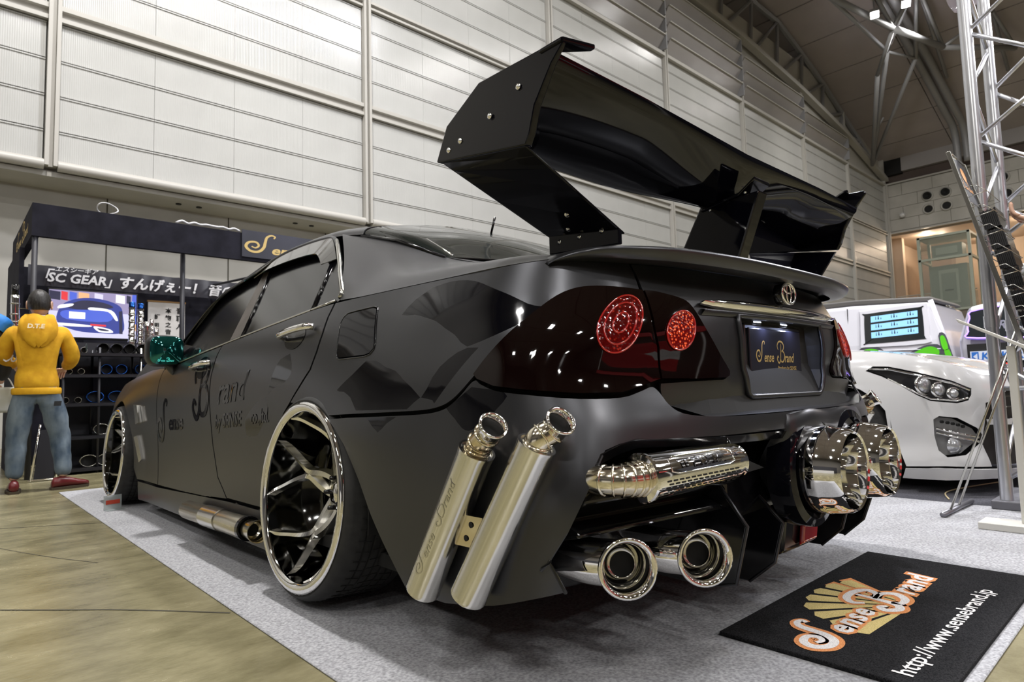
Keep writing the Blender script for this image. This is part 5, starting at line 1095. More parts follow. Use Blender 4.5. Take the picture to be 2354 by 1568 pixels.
for y in (1.1, 4.4):
    g = empty('wheel', (8.62, y, .336), 0, parent=van); q = B(); q.lathe([(.2, -.1), (.3, -.1), (.33, -.06), (.33, .06), (.3, .1), (.2, .1)], (0, 0, 0), (1, 0, 0), 30); q.obj('tyre', m_rub, g, True); q = B(); q.lathe([(0, .06), (.2, .04), (.21, .1)], (0, 0, 0), (-1, 0, 0), 24); q.obj('rim', m_chr2, g, True)
    g = empty('wheel', (10.08, y, .336), 0, parent=van); q = B(); q.lathe([(.2, -.1), (.3, -.1), (.33, -.06), (.33, .06), (.3, .1), (.2, .1)], (0, 0, 0), (1, 0, 0), 30); q.obj('tyre', m_rub, g, True)
# silver vehicle with the blue sponsor plate ------------------------------------------
sv = empty('show_car', (0, 0, 0), 0, 'silver show car with a violet lit window and blue plate, right of the white van', 'car')
m_sil = M('silver_paint', (.50, .50, .58), .2, .5, .8)
q = B(); q.prism([(.20, .3), (.22, 1.2), (.10, 1.66), (-.1, 1.70), (-1.35, 1.72), (-1.5, 1.66), (-1.62, 1.2), (-1.6, .3)], lambda y, z: (8.62 + .18 * max(0, z - 1.0), y, z), lambda y, z: (12.4 - .6 * max(0, z - 1.0), y, z)); bevel(q.obj('body', m_sil, sv), .05, 4)
def sx_(z): return 8.62 + .18 * max(0, z - 1.0)
q = B(); q.prism(smooth2([(.10, 1.32), (.08, 1.50), (-.05, 1.62), (-1.3, 1.66), (-1.45, 1.5), (-1.45, 1.2), (-.0, 1.22)], 4, True), lambda y, z: (sx_(z) - .012, y, z), lambda y, z: (sx_(z) + .02, y, z)); w_ = q.obj('rear_window', m_gl2, sv)
q = B(); q.tube([(sx_(z) - .016, y, z) for y, z in smooth2([(.10, 1.32), (.08, 1.50), (-.05, 1.62), (-1.3, 1.66), (-1.45, 1.5), (-1.45, 1.2), (-.0, 1.22)], 4, True)], .010, 6, closed=True); q.obj('violet_light_strip', M('violet_strip', (.3, .2, .8), .4, emit=(.4, .25, 1.0), es=1.6), w_, True)
v, f = textv('ROYAL', .16, .3, .004, res=2); mesh('window_lettering', [(sx_(1.35 + y) - .016, -.22 - x, 1.33 + y) for x, y in v], f, M('grey_print', (.18, .18, .24), .5), w_)
B().box(8.605, 8.66, -1.5, .12, .55, 1.14).obj('tailgate_dark', m_in, sv)
plq = B().box(8.585, 8.603, -.62, .085, .895, 1.04).obj('sponsor_plate', M('plate_white', (.62, .68, .80), .4), sv); m_kb = M('plate_blue', (.02, .14, .5), .4)
q = B(); q.add([(8.583, .07, .905), (8.583, -.01, .905), (8.583, -.01, 1.03), (8.583, .07, 1.03)], [(0, 1, 2, 3)]); q.obj('plate_corner', m_kb, plq); q = B(); q.add([(8.581, .055, .967), (8.581, .005, .925), (8.581, .005, 1.01)], [(0, 1, 2)]); q.obj('plate_arrow', MATS['plate_white'], plq)
v, f = textv('KICKER', .135, .1, .004, res=2); mesh('plate_lettering', [(8.582, -.035 - x * .98, .925 + y) for x, y in v], f, m_kb, plq)
B().box(8.59, 8.60, -.35, -.15, .83, .87).obj('red_lamp', M('red_marker', (.5, .02, .01), .4, emit=(.8, .05, .02), es=.6), sv)
for y in (-.05, -1.3):
    for x in (9.2, 11.8): q = B(); q.lathe([(0, -.09), (.3, -.09), (.32, 0), (.3, .09), (0, .09)], (x, y, .326), (0, 1, 0), 24); q.obj('wheel', m_rub, sv, True)
# aluminium lighting tower -------------------------------------------------------------
tw = empty('lighting_tower', (2.24, -1.30, 0), 0, 'tall aluminium box truss tower behind the brochure rack', 'tower')
m_al = nz(M('brushed_aluminium', (.62, .63, .67), .3, .9), 20, (.55, .56, .60), (.70, .71, .75), 3, stretch=(1, 1, .1))
Cn = [(0, 0), (.42, -.02), (.02, -.42), (.44, -.42)]
for cx, cy in Cn: B().tube([(cx, cy, .05), (cx, cy, 4.2)], .030, 20).obj('main_tube', m_al, tw, True, angle=50)
for cx, cy in Cn: B().tube([(cx, cy, .94), (cx, cy, 1.0)], .034, 20).obj('tube_joint', m_al, tw, True, angle=50)
def lac(a, b, z0, st, n, r=.011):
    for k in range(n):
        p, q_ = (a, b) if k % 2 == 0 else (b, a); B().tube([(p[0], p[1], z0 + k * st), (q_[0], q_[1], z0 + (k + 1) * st)], r, 10).obj('lacing_tube', m_al, tw, True)
lac(Cn[0], Cn[2], .15, .30, 13); lac(Cn[0], Cn[1], .2, .34, 11); lac(Cn[1], Cn[3], .3, .34, 11); lac(Cn[2], Cn[3], .15, .34, 11)
B().tube([(0, 0, .62), (.02, -.42, .62)], .012, 8).obj('cross_tube', m_al, tw, True)
bevel(B().box(-.05, .5, -.47, .06, .0055, .05).obj('base_plate', M('grey_steel_plate', (.18, .18, .20), .5, .6), tw), .006, 2)
# hanging lamp housing at the top of the tower
lh = empty('tower_lamp_housing', (2.66, -1.22, 3.25), 0, 'clear glass lamp housing hanging inside the aluminium tower, top right corner', 'lamp')
ax = Vector((.25, -.25, -.9)); B().lathe([(.0, .10), (.10, .08), (.13, -.02), (.15, -.25), (.14, -.30), (.13, -.29)], (0, 0, 0), -ax, 28).obj('glass_bowl', M('lamp_glass', (.55, .5, .55), .08, alpha=.45), lh, True); B().lathe([(0, .10), (.07, .10), (.07, .22), (0, .24)], (0, 0, 0), -ax, 16).obj('ballast', m_in, lh); B().tube([(0, 0, .1), (-.02, .0, .5), (-.03, -.0, .8)], .02, 8).obj('hanger', m_al, lh)
# white T-base sign stand -----------------------------------------------------------------
ws = empty('sign_stand', (1.70, -1.45, .0063), 0, 'white steel sign stand with a tilted top rail and a flat T base', 'stand')
m_wst = M('white_painted_steel', (.62, .61, .57), .4)
bevel(B().box(-.075, .075, -.36, .155, 0, .030).obj('base_bar', m_wst, ws), .003, 2)
q = B(); q.prism([(-.014, -.02), (.014, -.02), (.014, .01), (-.014, .01)], lambda x, y: (x + .01, y, .03), lambda x, y: (x + .01, y, .81)); bevel(q.obj('post', m_wst, ws), .003, 2)
q = B(); q.prism([(.175, .932), (.185, .952), (-.42, .60), (-.42, .575)], lambda y, z: (-.03, y, z), lambda y, z: (.0, y, z)); bevel(q.obj('tilted_rail', m_wst, ws), .003, 2)
q = B(); q.prism([(.175, .934), (.182, .944), (-.42, .59), (-.42, .585)], lambda y, z: (0, y, z), lambda y, z: (.14, y, z)); q.obj('sign_board', M('board_back', (.30, .30, .30), .4), ws)
# wire brochure rack -----------------------------------------------------------------
rk = empty('brochure_rack', (0, 0, 0), 0, 'leaning chrome wire brochure rack with a black header card', 'rack')
RT_ = Vector((0, -1.245, 1.82)); RB = Vector((0, -1.50, .70)); rd = (RB - RT_).normalized(); RX = (1.90, 2.20); out_ = Vector((0, -1, .22)).normalized()
def rp(x, t): p = RT_ + rd * t; return Vector((x, p.y, p.z))
for x in RX:
    q = B(); L0 = (RB - RT_).length; a = [rp(x, 0) + Vector((dx, 0, 0)) + out_ * dy for dx, dy in ((-.007, -.010), (.007, -.010), (.007, .010), (-.007, .010))]; b = [p + rd * L0 for p in a]
    q.add(a + b, [(3, 2, 1, 0), (4, 5, 6, 7)] + [(i, (i + 1) % 4, 4 + (i + 1) % 4, 4 + i) for i in range(4)]); bevel(q.obj('side_rail', m_chr2, rk), .002, 2)
B().tube([rp(RX[0], .003), rp(RX[1], .003)], .007, 8).obj('top_bar', m_chr2, rk, True)
q = B(); a = [rp(1.912, .02), rp(2.188, .02), rp(2.188, .26), rp(1.912, .26)]; q.add([p + out_ * .002 for p in a] + [p - out_ * .002 for p in a], [(0, 1, 2, 3), (7, 6, 5, 4), (0, 4, 5, 1), (2, 6, 7, 3), (1, 5, 6, 2), (3, 7, 4, 0)]); hd = q.obj('header_card', m_black, rk)
m_og = M('orange_print', (.8, .35, .07), .6)
q = B(); q.add([rp(2.05 + .045 * math.cos(t * PI / 12), .10 - .04 * math.sin(t * PI / 12)) + out_ * .004 for t in range(24)], [tuple(range(24))]); q.obj('header_emblem', m_og, hd)
v, f = brand_script(.02, .12); mesh('header_lettering', [rp(1.95 + x * .034, .19 - y * .045) + out_ * .004 for x, y in v], f, m_og, hd)
m_bro = nz(M('brochure_black', (.012, .012, .014), .22, 0, .5), 90, (.004, .004, .005), (.05, .05, .055), 2, stretch=(1, .02, .02))
for k in range(8):
    t = .26 + k * .105; d_ = .085
    q = B(); q.tube([rp(RX[0], t), rp(RX[0], t) + out_ * d_, rp(RX[1], t) + out_ * d_, rp(RX[1], t)], .0022, 6); q.tube([rp(RX[0], t), rp(RX[1], t)], .0022, 6); q.obj('wire_pocket', m_chr2, rk, True)
    q = B(); q.tube([rp(RX[0], t - .05), rp(RX[0], t - .05) + out_ * .05, rp(RX[0], t) + out_ * d_], .0018, 6); q.obj('pocket_side', m_chr2, rk, True)
    if k > 0:
        g = B(); wd = .20; n = 9
        for i in range(n):
            o_ = .012 + i * .0075; a = rp(1.985, t + .06) + out_ * o_; b = rp(1.985, t - .032 - (.0 if i % 2 else .004)) + out_ * (o_ + .004)
            vs = [a, a + Vector((wd, 0, 0)), b + Vector((wd, 0, 0)), b]; vs += [p + out_ * .0062 for p in vs]; g.add(vs, [(3, 2, 1, 0), (4, 5, 6, 7), (0, 1, 5, 4), (1, 2, 6, 5), (2, 3, 7, 6), (3, 0, 4, 7)])
        o = g.obj('brochures', m_bro); tag(o, 'stack of black brochures in the wire rack, ' + ['', 'topmost', 'second', 'third', 'fourth', 'fifth', 'sixth', 'seventh'][k] + ' tier from the top', 'brochures', 'brochure stacks in the wire rack'); o['kind'] = 'stuff'
for x in (1.97, 2.13):
    q = B(); q.tube([(x - .06, -1.125, .02), rp(x, .95) + Vector((0, .02, 0))], .0055, 8); q.obj('back_leg', m_chr2, rk, True)
q = B(); q.tube([(1.80, -1.12, .020), (2.30, -1.135, .020)], .013, 12); q.obj('foot_bar', M('grey_tube', (.25, .25, .28), .35, .7), rk, True)
q = B(); q.tube([rp(2.05, 1.10) + Vector((0, 0, 0)), (2.05, -1.46, .3), (2.05, -1.40, .02)], .006, 8); q.obj('front_leg', m_chr2, rk, True)
q = B(); q.tube([(1.96, -1.17, 1.05), (2.12, -1.17, 1.05)], .004, 6); q.obj('leg_tie', m_chr2, rk, True)
# ================================================================== BOOTH BEHIND, PEOPLE
bt = empty('booth', (0, 0, 0), 0, 'black exhibition booth with a fascia beam, banner wall and posts', 'booth')
m_bf = nz(M('black_fascia', (.015, .015, .022), .85, spec=.15), 6, (.012, .012, .018), (.02, .02, .03), 3)
B().box(-1.22, 3.2, 5.16, 5.22, 2.235, 2.545).obj('front_fascia', m_bf, bt); B().box(-1.22, -1.16, 5.22, 7.1, 2.235, 2.545).obj('side_fascia', m_bf, bt); B().box(3.14, 3.2, 5.22, 7.1, 2.235, 2.545).obj('side_fascia', m_bf, bt)
B().box(-1.22, 3.2, 6.9, 6.98, 0, 2.24).obj('back_wall', m_bf, bt); B().box(-1.27, -1.23, 5.6, 6.88, 0, 2.2).obj('side_wall', m_bf, bt)
for x, y in ((-1.19, 5.19), (3.17, 5.19), (.085, 5.25), (-1.19, 6.85)): B().tube([(x, y, 0), (x, y, 2.24)], .024, 10).obj('post', m_black, bt, True)
B().box(-1.0, -.4, 5.3, 6.9, 2.20, 2.235).obj('roof_rail', m_black, bt) if False else B().tube([(1.35, 5.2, 2.24), (.85, 6.9, 2.2)], .016, 8).obj('brace', m_black, bt, True)
m_gsg = M('gold_sign_print', (.62, .45, .16), .45)
sg_ = B().box(.665, 2.4, 5.142, 5.156, 2.272, 2.58).obj('fascia_sign', nz(M('sign_navy', (.02, .022, .04), .5), 2, (.016, .018, .032), (.03, .032, .055), 2)); tag(sg_, 'navy sign panel with gold swash lettering hanging on the booth beam', 'sign')
v, f = brand_script(.01, .10); mesh('sign_lettering', [(.72 + x * .27, 5.140, 2.335 + y * .185) for x, y in v], f, m_gsg, sg_)
v, f = brand_script(.01, .10); mesh('side_lettering', [(-1.222, 6.6 - x * .2, 2.33 + y * .15) for x, y in v], f, m_gsg, bt)
# ring cables on the beam
q = B(); q.tube([(-.62 + .09 * math.cos(t * PI / 10), 5.2 + .03 * math.sin(t * PI / 5), 2.60 + .055 * math.sin(t * PI / 10)) for t in range(20)], .006, 6, closed=True); tag(q.obj('cable_loop', M('white_cable', (.6, .6, .62), .5), None, True), 'thin white cable loop resting on top of the booth beam', 'cable')
q = B(); q.tube(catm([(.0 + .06 * i, 5.2, 2.56 + .03 * abs(math.sin(i * 1.7))) for i in range(12)], 3), .012, 6); tag(q.obj('cable_bundle', MATS['white_cable'], None, True), 'white cable bundle lying along the top of the booth beam', 'cable')
# banner
bn = B(); vs = []; nb = 60
for i in range(nb + 1):
    x = -1.10 + 2.9 * i / nb; w = .012 * math.sin(i * 1.3) + .008 * math.sin(i * 2.9)
    vs += [(x, 6.79 + w, 2.255 - .0 * i), (x, 6.79 + w * .3, 2.02)]
bn.add(vs, [(2 * i, 2 * i + 1, 2 * i + 3, 2 * i + 2) for i in range(nb)]); bn = solid(bn.obj('banner', M('banner_cloth', (.035, .035, .045), .35), None, True), .003); tag(bn, 'long black banner with white Japanese slogan on the booth wall', 'banner')
m_bw = M('banner_white', (.7, .7, .72), .6)
def btxt(s, x, z, size, sh=.25, off=.012):
    v, f = textv(s, size, sh, off * size, res=2); mesh('banner_lettering', [(x + a, 6.762, z + b) for a, b in v], f, m_bw, bn)
btxt('エスシーギア', -.86, 2.20, .070); btxt('「', -1.06, 2.075, .17); btxt('SC GEAR', -.93, 2.075, .145, .2, .03); btxt('」', -.37, 2.06, .16); btxt('すんげぇー！', -.24, 2.065, .165, .2, .03); btxt('音の違い', .79, 2.065, .165, .2, .03)
# television
tv = empty('television', (0, 0, 0), 0, 'wide television showing a blue sports car, above the exhaust shelves', 'television')
m_scr2 = M('tv_picture', (.05, .05, .06), .3, emit=(.62, .60, .82), es=1.1)
bevel(B().box(-.99, -.155, 6.10, 6.16, 1.365, 1.90).obj('screen_frame', m_in, tv), .006, 2); s_ = B().box(-.975, -.170, 6.095, 6.10, 1.385, 1.885).obj('screen', m_scr2, tv); B().tube([(-.57, 6.16, 1.6), (-.57, 6.86, 1.6)], .03, 8).obj('bracket', m_in, tv)
def em(n, c, s=1.0): return M(n, (.02, .02, .02), .4, emit=c, es=s)
def tvp(pts, mat, d, name='picture_shape', sm=True):
    pp = smooth2(pts, 4, True) if sm else pts
    q = B(); q.add([(-.975 + x * .805, 6.0945 - d, 1.385 + y * .5) for x, y in pp], [tuple(range(len(pp)))]); q.obj(name, mat, s_)
e_floor = em('tv_floor', (.75, .72, .95), 1.0); e_nav = em('tv_navy', (.03, .05, .30)); e_blue = em('tv_blue', (.08, .14, .70)); e_wht = em('tv_white', (.95, .95, 1), 1.1); e_red = em('tv_red', (.8, .04, .05)); e_dk = em('tv_dark', (.02, .02, .06)); e_or = em('tv_orange', (.9, .5, .25)); e_mid = em('tv_mid', (.35, .30, .50))
tvp([(0, .55), (1, .55), (1, 1), (0, 1)], e_mid, .0004, sm=False)
for x0, x1, c in ((.0, .12, e_dk), (.13, .20, e_red), (.22, .30, e_blue), (.32, .44, e_or), (.5, .6, e_floor), (.64, .72, e_mid), (.75, .86, e_wht), (.88, .93, e_dk)): tvp([(x0, .80), (x1, .78), (x1, .96), (x0, .98)], c, .0008, sm=False)
tvp([(.93, .35), (1, .33), (1, 1), (.95, 1)], e_blue, .0010, sm=False); tvp([(.93, .18), (1, .18), (1, .33), (.93, .33)], e_or, .001, sm=False)
tvp([(.10, .30), (.10, .55), (.18, .74), (.38, .86), (.62, .84), (.80, .72), (.84, .50), (.84, .14), (.60, .10), (.3, .14)], e_nav, .0014)
tvp([(.20, .66), (.36, .80), (.60, .78), (.72, .68), (.5, .62), (.3, .60)], e_dk, .0018); tvp([(.14, .55), (.4, .60), (.7, .58), (.66, .36), (.2, .38)], e_blue, .0018)
tvp([(.22, .40), (.40, .40), (.40, .54), (.22, .55)], e_wht, .0022, sm=False); tvp([(.46, .66), (.70, .62), (.78, .42), (.75, .40), (.66, .58), (.45, .60)], e_wht, .0022); tvp([(.12, .68), (.26, .72), (.24, .66), (.1, .60)], e_wht, .0022)
tvp([(.46, .30), (.64, .29), (.64, .25), (.46, .26)], e_red, .0024, sm=False); tvp([(.50, .25), (.68, .20), (.72, .12), (.56, .13)], e_wht, .0024); tvp([(.54, .21), (.66, .18), (.67, .15), (.58, .16)], e_dk, .0028); tvp([(.1, .30), (.44, .27), (.44, .23), (.14, .24)], e_wht, .0022); tvp([(.80, .1), (.84, .1), (.83, .62), (.79, .6)], e_dk, .0024, sm=False)
# paper scroll
scw = empty('scroll', (0, 0, 0), 0, 'white paper sign with black brush characters on the booth wall', 'sign'); sc = B().box(.12, .545, 6.86, 6.885, 1.40, 1.935).obj('paper', nz(M('paper_white', (.66, .64, .62), .8), 4, (.60, .58, .56), (.74, .72, .70), 3), scw); B().box(.11, .555, 6.855, 6.89, 1.93, 1.95).obj('wood_rod', M('wood_rod', (.35, .2, .07), .5), scw)
for ch, x, z, s_2 in (('音', .44, 1.80, .085), ('職', .44, 1.70, .085), ('人', .44, 1.60, .07), ('本', .315, 1.80, .07), ('物', .315, 1.71, .07), ('之', .315, 1.62, .07), ('音', .315, 1.53, .07), ('証', .315, 1.44, .07), ('証', .19, 1.72, .065), ('明', .19, 1.62, .055)):
    v, f = textv(ch, s_2, 0, .002, res=2); mesh('brush_lettering', [(x + a, 6.857, z + b) for a, b in v], f, m_in, sc)
v, f = textv('印', .06, 0, .002, res=2); mesh('red_stamp', [(.175 + a, 6.857, 1.47 + b) for a, b in v], f, MATS['red_print'], sc)
# exhaust shelves
rkk = empty('shelf_rack', (0, 0, 0), 0, 'black wire shelf rack full of exhaust tips in the booth', 'rack'); m_wire = M('black_wire', (.03, .03, .035), .35, .6)
SHZ = [.055, .36, .676, .955, 1.165]
for x in (-.93, -.64, -.28, .30, .9): 
    for y in (5.30, 5.70): B().tube([(x, y, 0), (x, y, 1.22)], .013, 8).obj('rack_post', m_wire if x != -.28 else m_chr2, rkk, True)
for z in SHZ:
    q = B(); q.box(-.95, .95, 5.28, 5.72, z - .012, z); [q.box(-.95, .95, 5.27, 5.28, z - .03 - .0 * k, z - .012) for k in range(1)]; q.obj('shelf', m_wire, rkk)
B().box(-.95, .95, 5.74, 5.76, .0, 1.30).obj('rack_back', m_black, rkk)
m_bl = M('blued_titanium', (.03, .12, .45), .2, 1.0)
rows = [(SHZ[4], .052, m_blk, 'dark', [(-.60 + .115 * i) for i in range(7)]), (SHZ[3], .052, m_bl, 'blue rimmed', [-.57, -.44, -.27, -.16, .0, .12, .25]), (SHZ[2], .058, m_bl, 'blue rimmed oval', [-.66, -.48, -.30, -.12]), (SHZ[1], .055, m_chr2, 'bright oval', [-.60, -.46, -.30]), (SHZ[0], .06, m_chr2, 'bright oval', [-.70, -.56, -.40, -.25]), (SHZ[4], .03, m_chr2, 'small bright', [-.86, -.76]), (SHZ[3], .03, m_chr2, 'small bright', [-.88, -.78]), (SHZ[2], .03, m_chr2, 'small bright', [-.9, -.8])]
ordn = ['first', 'second', 'third', 'fourth', 'fifth', 'sixth', 'seventh']
for z, r, m, nm, xs in rows:
    sh = {SHZ[4]: 'top', SHZ[3]: 'second', SHZ[2]: 'middle', SHZ[1]: 'fourth', SHZ[0]: 'bottom'}[z]; ov = 1.3 if 'oval' in nm else 1.0
    for i, x in enumerate(xs):
        t = empty('exhaust_tip', (x, 5.36, z + r + .001), 0, '%s exhaust tip on the %s shelf, %s from the left' % (nm, sh, ordn[i]), 'exhaust tip', 'exhaust tips on the booth shelves')
        t.scale = (ov, 1, 1)
        q = B(); q.lathe([(r * .86, .0), (r * .94, -.02), (r, -.03), (r, -.10), (r * .8, .03 - .2), (r * .8, -.28)], (0, -.04, 0), (0, -1, 0), 20) if False else q.lathe([(r * .80, .20), (r * .80, .10), (r * .98, .06), (r, 0), (r * .9, -.005), (r * .84, .02), (r * .78, .10)], (0, 0, 0), (0, 1, 0), 20); q.obj('tip_shell', m, t, True); q = B(); q.lathe([(0, .06), (r * .82, .06)], (0, 0, 0), (0, 1, 0), 16); q.obj('tip_bore', m_in, t)
# tall catalytic pipes standing on top of the rack
for k, (x, h, r) in enumerate(((-.33, .50, .030), (-.235, .50, .030), (-.19, .30, .028), (-.13, .34, .018), (-.10, .24, .022))):
    t = empty('display_pipe', (x, 5.50 + .07 * (k % 2), 1.166), 0, ['tall blue topped display pipe right of the television', 'second tall blue topped display pipe beside the first', 'shorter bright pipe in front of the tall ones', 'thin bright pipe at the right of the pipe group', 'short fat pipe rightmost in the pipe group'][k], 'pipe', 'pipes standing on the shelf rack')
    q = B(); pr = []; n = 7
    for i in range(n): pr += [(r, h * i / n), (r, h * (i + .75) / n), (r * 1.15, h * (i + .8) / n), (r * 1.15, h * (i + .92) / n)]
    q.lathe(pr, (0, 0, 0), (0, 0, 1), 16); q.obj('pipe_body', m_chr, t, True, angle=40); q = B(); q.lathe([(r * 1.02, 0), (r * 1.05, .05), (r * .8, .055)], (0, 0, h), (0, 0, 1), 16); q.obj('blue_end', m_bl if k < 2 else m_chr, t, True)
# pipe hung on the side wall
t = empty('wall_pipe', (-1.20, 5.40, 0), 0, 'bright bent exhaust pipe hanging on the booth side, left of the man', 'pipe'); q = B(); q.tube(catm([(-.105, 0, 1.70), (-.10, 0, 1.50), (-.085, 0, 1.40), (-.03, 0, 1.335), (.03, 0, 1.31)], 5), .033, 14); q.obj('pipe_body', m_chr, t, True); q = B()
for z in (1.62, 1.52, 1.45): q.lathe([(.033, -.006), (.040, 0), (.033, .006)], (-.103, 0, z), (0, 0, 1), 14)
q.obj('pipe_flange', m_chr2, t, True); B().tube([(-.10, 0, 1.58), (0, .0, 1.58)], .005, 5).obj('hook', m_chr2, t); B().tube([(-.105, 0, 1.70), (-.105, 0, 1.80)], .03, 10).obj('dark_end', m_blk, t, True)
# easel style display frame behind the man
t = empty('display_easel', (-1.10, 4.95, 0), 0, 'black display board with bright slanting legs between the man\'s feet', 'stand'); q = B(); q.tube([(-.09, 0, 0.005), (-.03, .0, .50)], .009, 6); q.obj('easel_leg', m_chr, t, True); q = B(); q.tube([(.09, 0, .005), (.145, .0, .50)], .009, 6); q.obj('easel_leg', m_chr, t, True); q = B(); q.add([(-.07, .01, .02), (.08, .01, .02), (.135, .01, .45), (-.02, .01, .45)], [(0, 1, 2, 3)]); solid(q.obj('easel_board', m_black, t), .01); B().tube([(-.11, 0, .012), (.1, 0, .012)], .007, 6).obj('easel_bar', m_chr2, t)
# pale partition wall at far left
pw = B(); pw.box(-6.5, -1.43, 7.2, 7.3, 0.10, 1.30); pw.box(-6.5, -1.43, 7.22, 7.3, 1.30, 2.05, ); pw = pw.obj('partition', nz(M('partition_panel', (.46, .45, .43), .5), 2, (.42, .41, .39), (.50, .49, .47), 3)); tag(pw, 'pale partition wall panels at the far left behind the visitors', 'partition')
B().box(-6.5, -1.43, 7.185, 7.2, 0.0, .10).obj('plinth', M('plinth_tan', (.36, .33, .24), .5), pw); B().box(-6.5, -1.43, 7.19, 7.2, 1.29, 1.32).obj('panel_joint', M('joint_grey', (.12, .12, .12), .6), pw); B().box(-6.5, -1.43, 7.195, 7.21, 1.66, 2.06).obj('upper_panel', M('bright_panel', (.72, .74, .78), .4), pw)
# ------------------------------------------------------------------ PEOPLE
def skin(name, J, E_, Rd, mat, parent, lv=2, root=0):
    me = bpy.data.meshes.new(name); me.from_pydata([Vector(j) for j in J], E_, []); o = bpy.data.objects.new(name, me); COL.objects.link(o)
    s = o.modifiers.new('skin', 'SKIN'); s.use_smooth_shade = True; s.branch_smoothing = .6
    if not me.skin_vertices: me.skin_vertices  # created with the modifier
    bpy.context.view_layer.update()
    for i, r in enumerate(Rd): me.skin_vertices[0].data[i].radius = r if isinstance(r, tuple) else (r, r)
    me.skin_vertices[0].data[root].use_root = True
    u = o.modifiers.new('sub', 'SUBSURF'); u.levels = lv
    dg = bpy.context.evaluated_depsgraph_get(); m2 = bpy.data.meshes.new_from_object(o.evaluated_get(dg)); bpy.data.objects.remove(o)
    m2.materials.clear(); m2.materials.append(mat)
    for p in m2.polygons: p.use_smooth = True
    return link(name, m2, parent)
m_skin = nz(M('skin', (.55, .34, .24), .5), 6, (.52, .32, .22), (.60, .38, .28), 3); P(m_skin.node_tree).inputs['Subsurface Weight'].default_value = .1
m_hair = nz(M('black_hair', (.012, .010, .009), .45), 80, (.006, .005, .004), (.03, .026, .024), 3, stretch=(1, 1, .15), bump=.8, bdist=.004)
def head(parent, c, tilt=0.0, turn=0.0):
    """head shell with face, ears and cropped hair, looking along +y"""
    h = empty('head_group', c, turn, parent=None) if False else None
    Rm = Matrix.Translation(Vector(c)) @ Matrix.Rotation(turn, 4, 'Z') @ Matrix.Rotation(tilt, 4, 'X')
    q = B(); vs = []; nu, nv = 28, 18
    for j in range(nv + 1):
        ph = PI * j / nv; z = math.cos(ph)
        for i in range(nu):
            a = 2 * PI * i / nu; x, y = math.sin(ph) * math.cos(a), math.sin(ph) * math.sin(a)
            w = .076 * (1 - .16 * max(0, -z)); dy = .094 * (1 - .10 * max(0, -z)); X, Y, Z = x * w, y * dy + .006, z * .115
            if y > .5 and abs(z) < .95:
                nose = math.exp(-((X / .012) ** 2)) * math.exp(-((Z + .018) / .022) ** 2); Y += .024 * nose
                eye = math.exp(-(((abs(X) - .030) / .016) ** 2)) * math.exp(-((Z - .008) / .012) ** 2); Y -= .010 * eye
                chin = math.exp(-((X / .03) ** 2)) * math.exp(-((Z + .098) / .02) ** 2); Y += .012 * chin
                Y += .006 * math.exp(-((X / .022) ** 2)) * math.exp(-((Z + .056) / .010) ** 2)
            vs.append(Rm @ Vector((X, Y, Z)))
    q.add(vs, [(j * nu + i, (j + 1) * nu + i, (j + 1) * nu + (i + 1) % nu, j * nu + (i + 1) % nu) for j in range(nv) for i in range(nu)])
    hd_ = q.obj('face_and_skull', m_skin, parent, True)
    for s in (-1, 1):
        q = B(); q.tube([Rm @ Vector((s * .085, .0 + .018 * math.cos(t * PI / 6), -.008 + .030 * math.sin(t * PI / 6))) for t in range(12)], .007, 6, closed=True); q.add([Rm @ Vector((s * .086, .014 * math.cos(t * PI / 6), -.008 + .026 * math.sin(t * PI / 6))) for t in range(12)], [tuple(range(12))]); q.obj('ear', m_skin, parent, True)
        q = B(); q.lathe([(0, .007), (.006, .005), (.009, 0)], Rm @ Vector((s * .030, .080, .008)), Rm.to_3x3() @ Vector((0, 1, 0)), 10); q.obj('eye', m_in, parent, True)
    q = B(); q.tube([Rm @ Vector((x, .094 - abs(x) * .3, -.056)) for x in (-.022, -.01, 0, .01, .022)], .0035, 6); q.obj('mouth', M('lips', (.4, .15, .12), .5), parent, True)
    q = B(); vs = []
    for j in range(13):
        for i in range(nu):
            a = 2 * PI * i / nu; y_ = math.sin(a); low = 1.45 if y_ > .45 else (1.62 if y_ > -.1 else 1.98); ph = low * j / 12; k = 1.0 + .05 * math.sin(i * 7.3 + j * 3.1) * (j > 1); th = 1.13 - .07 * (j / 12) ** 3
            vs.append(Rm @ Vector((math.sin(ph) * math.cos(a) * .076 * th * k, math.sin(ph) * y_ * .094 * th * k + .004, math.cos(ph) * .115 * (1.10 if j < 8 else 1.06) * (1 + .02 * math.sin(i * 5.1)))))
    q.add(vs, [(j * nu + i, (j + 1) * nu + i, (j + 1) * nu + (i + 1) % nu, j * nu + (i + 1) % nu) for j in range(12) for i in range(nu)])
    q.obj('hair', m_hair, parent, True)
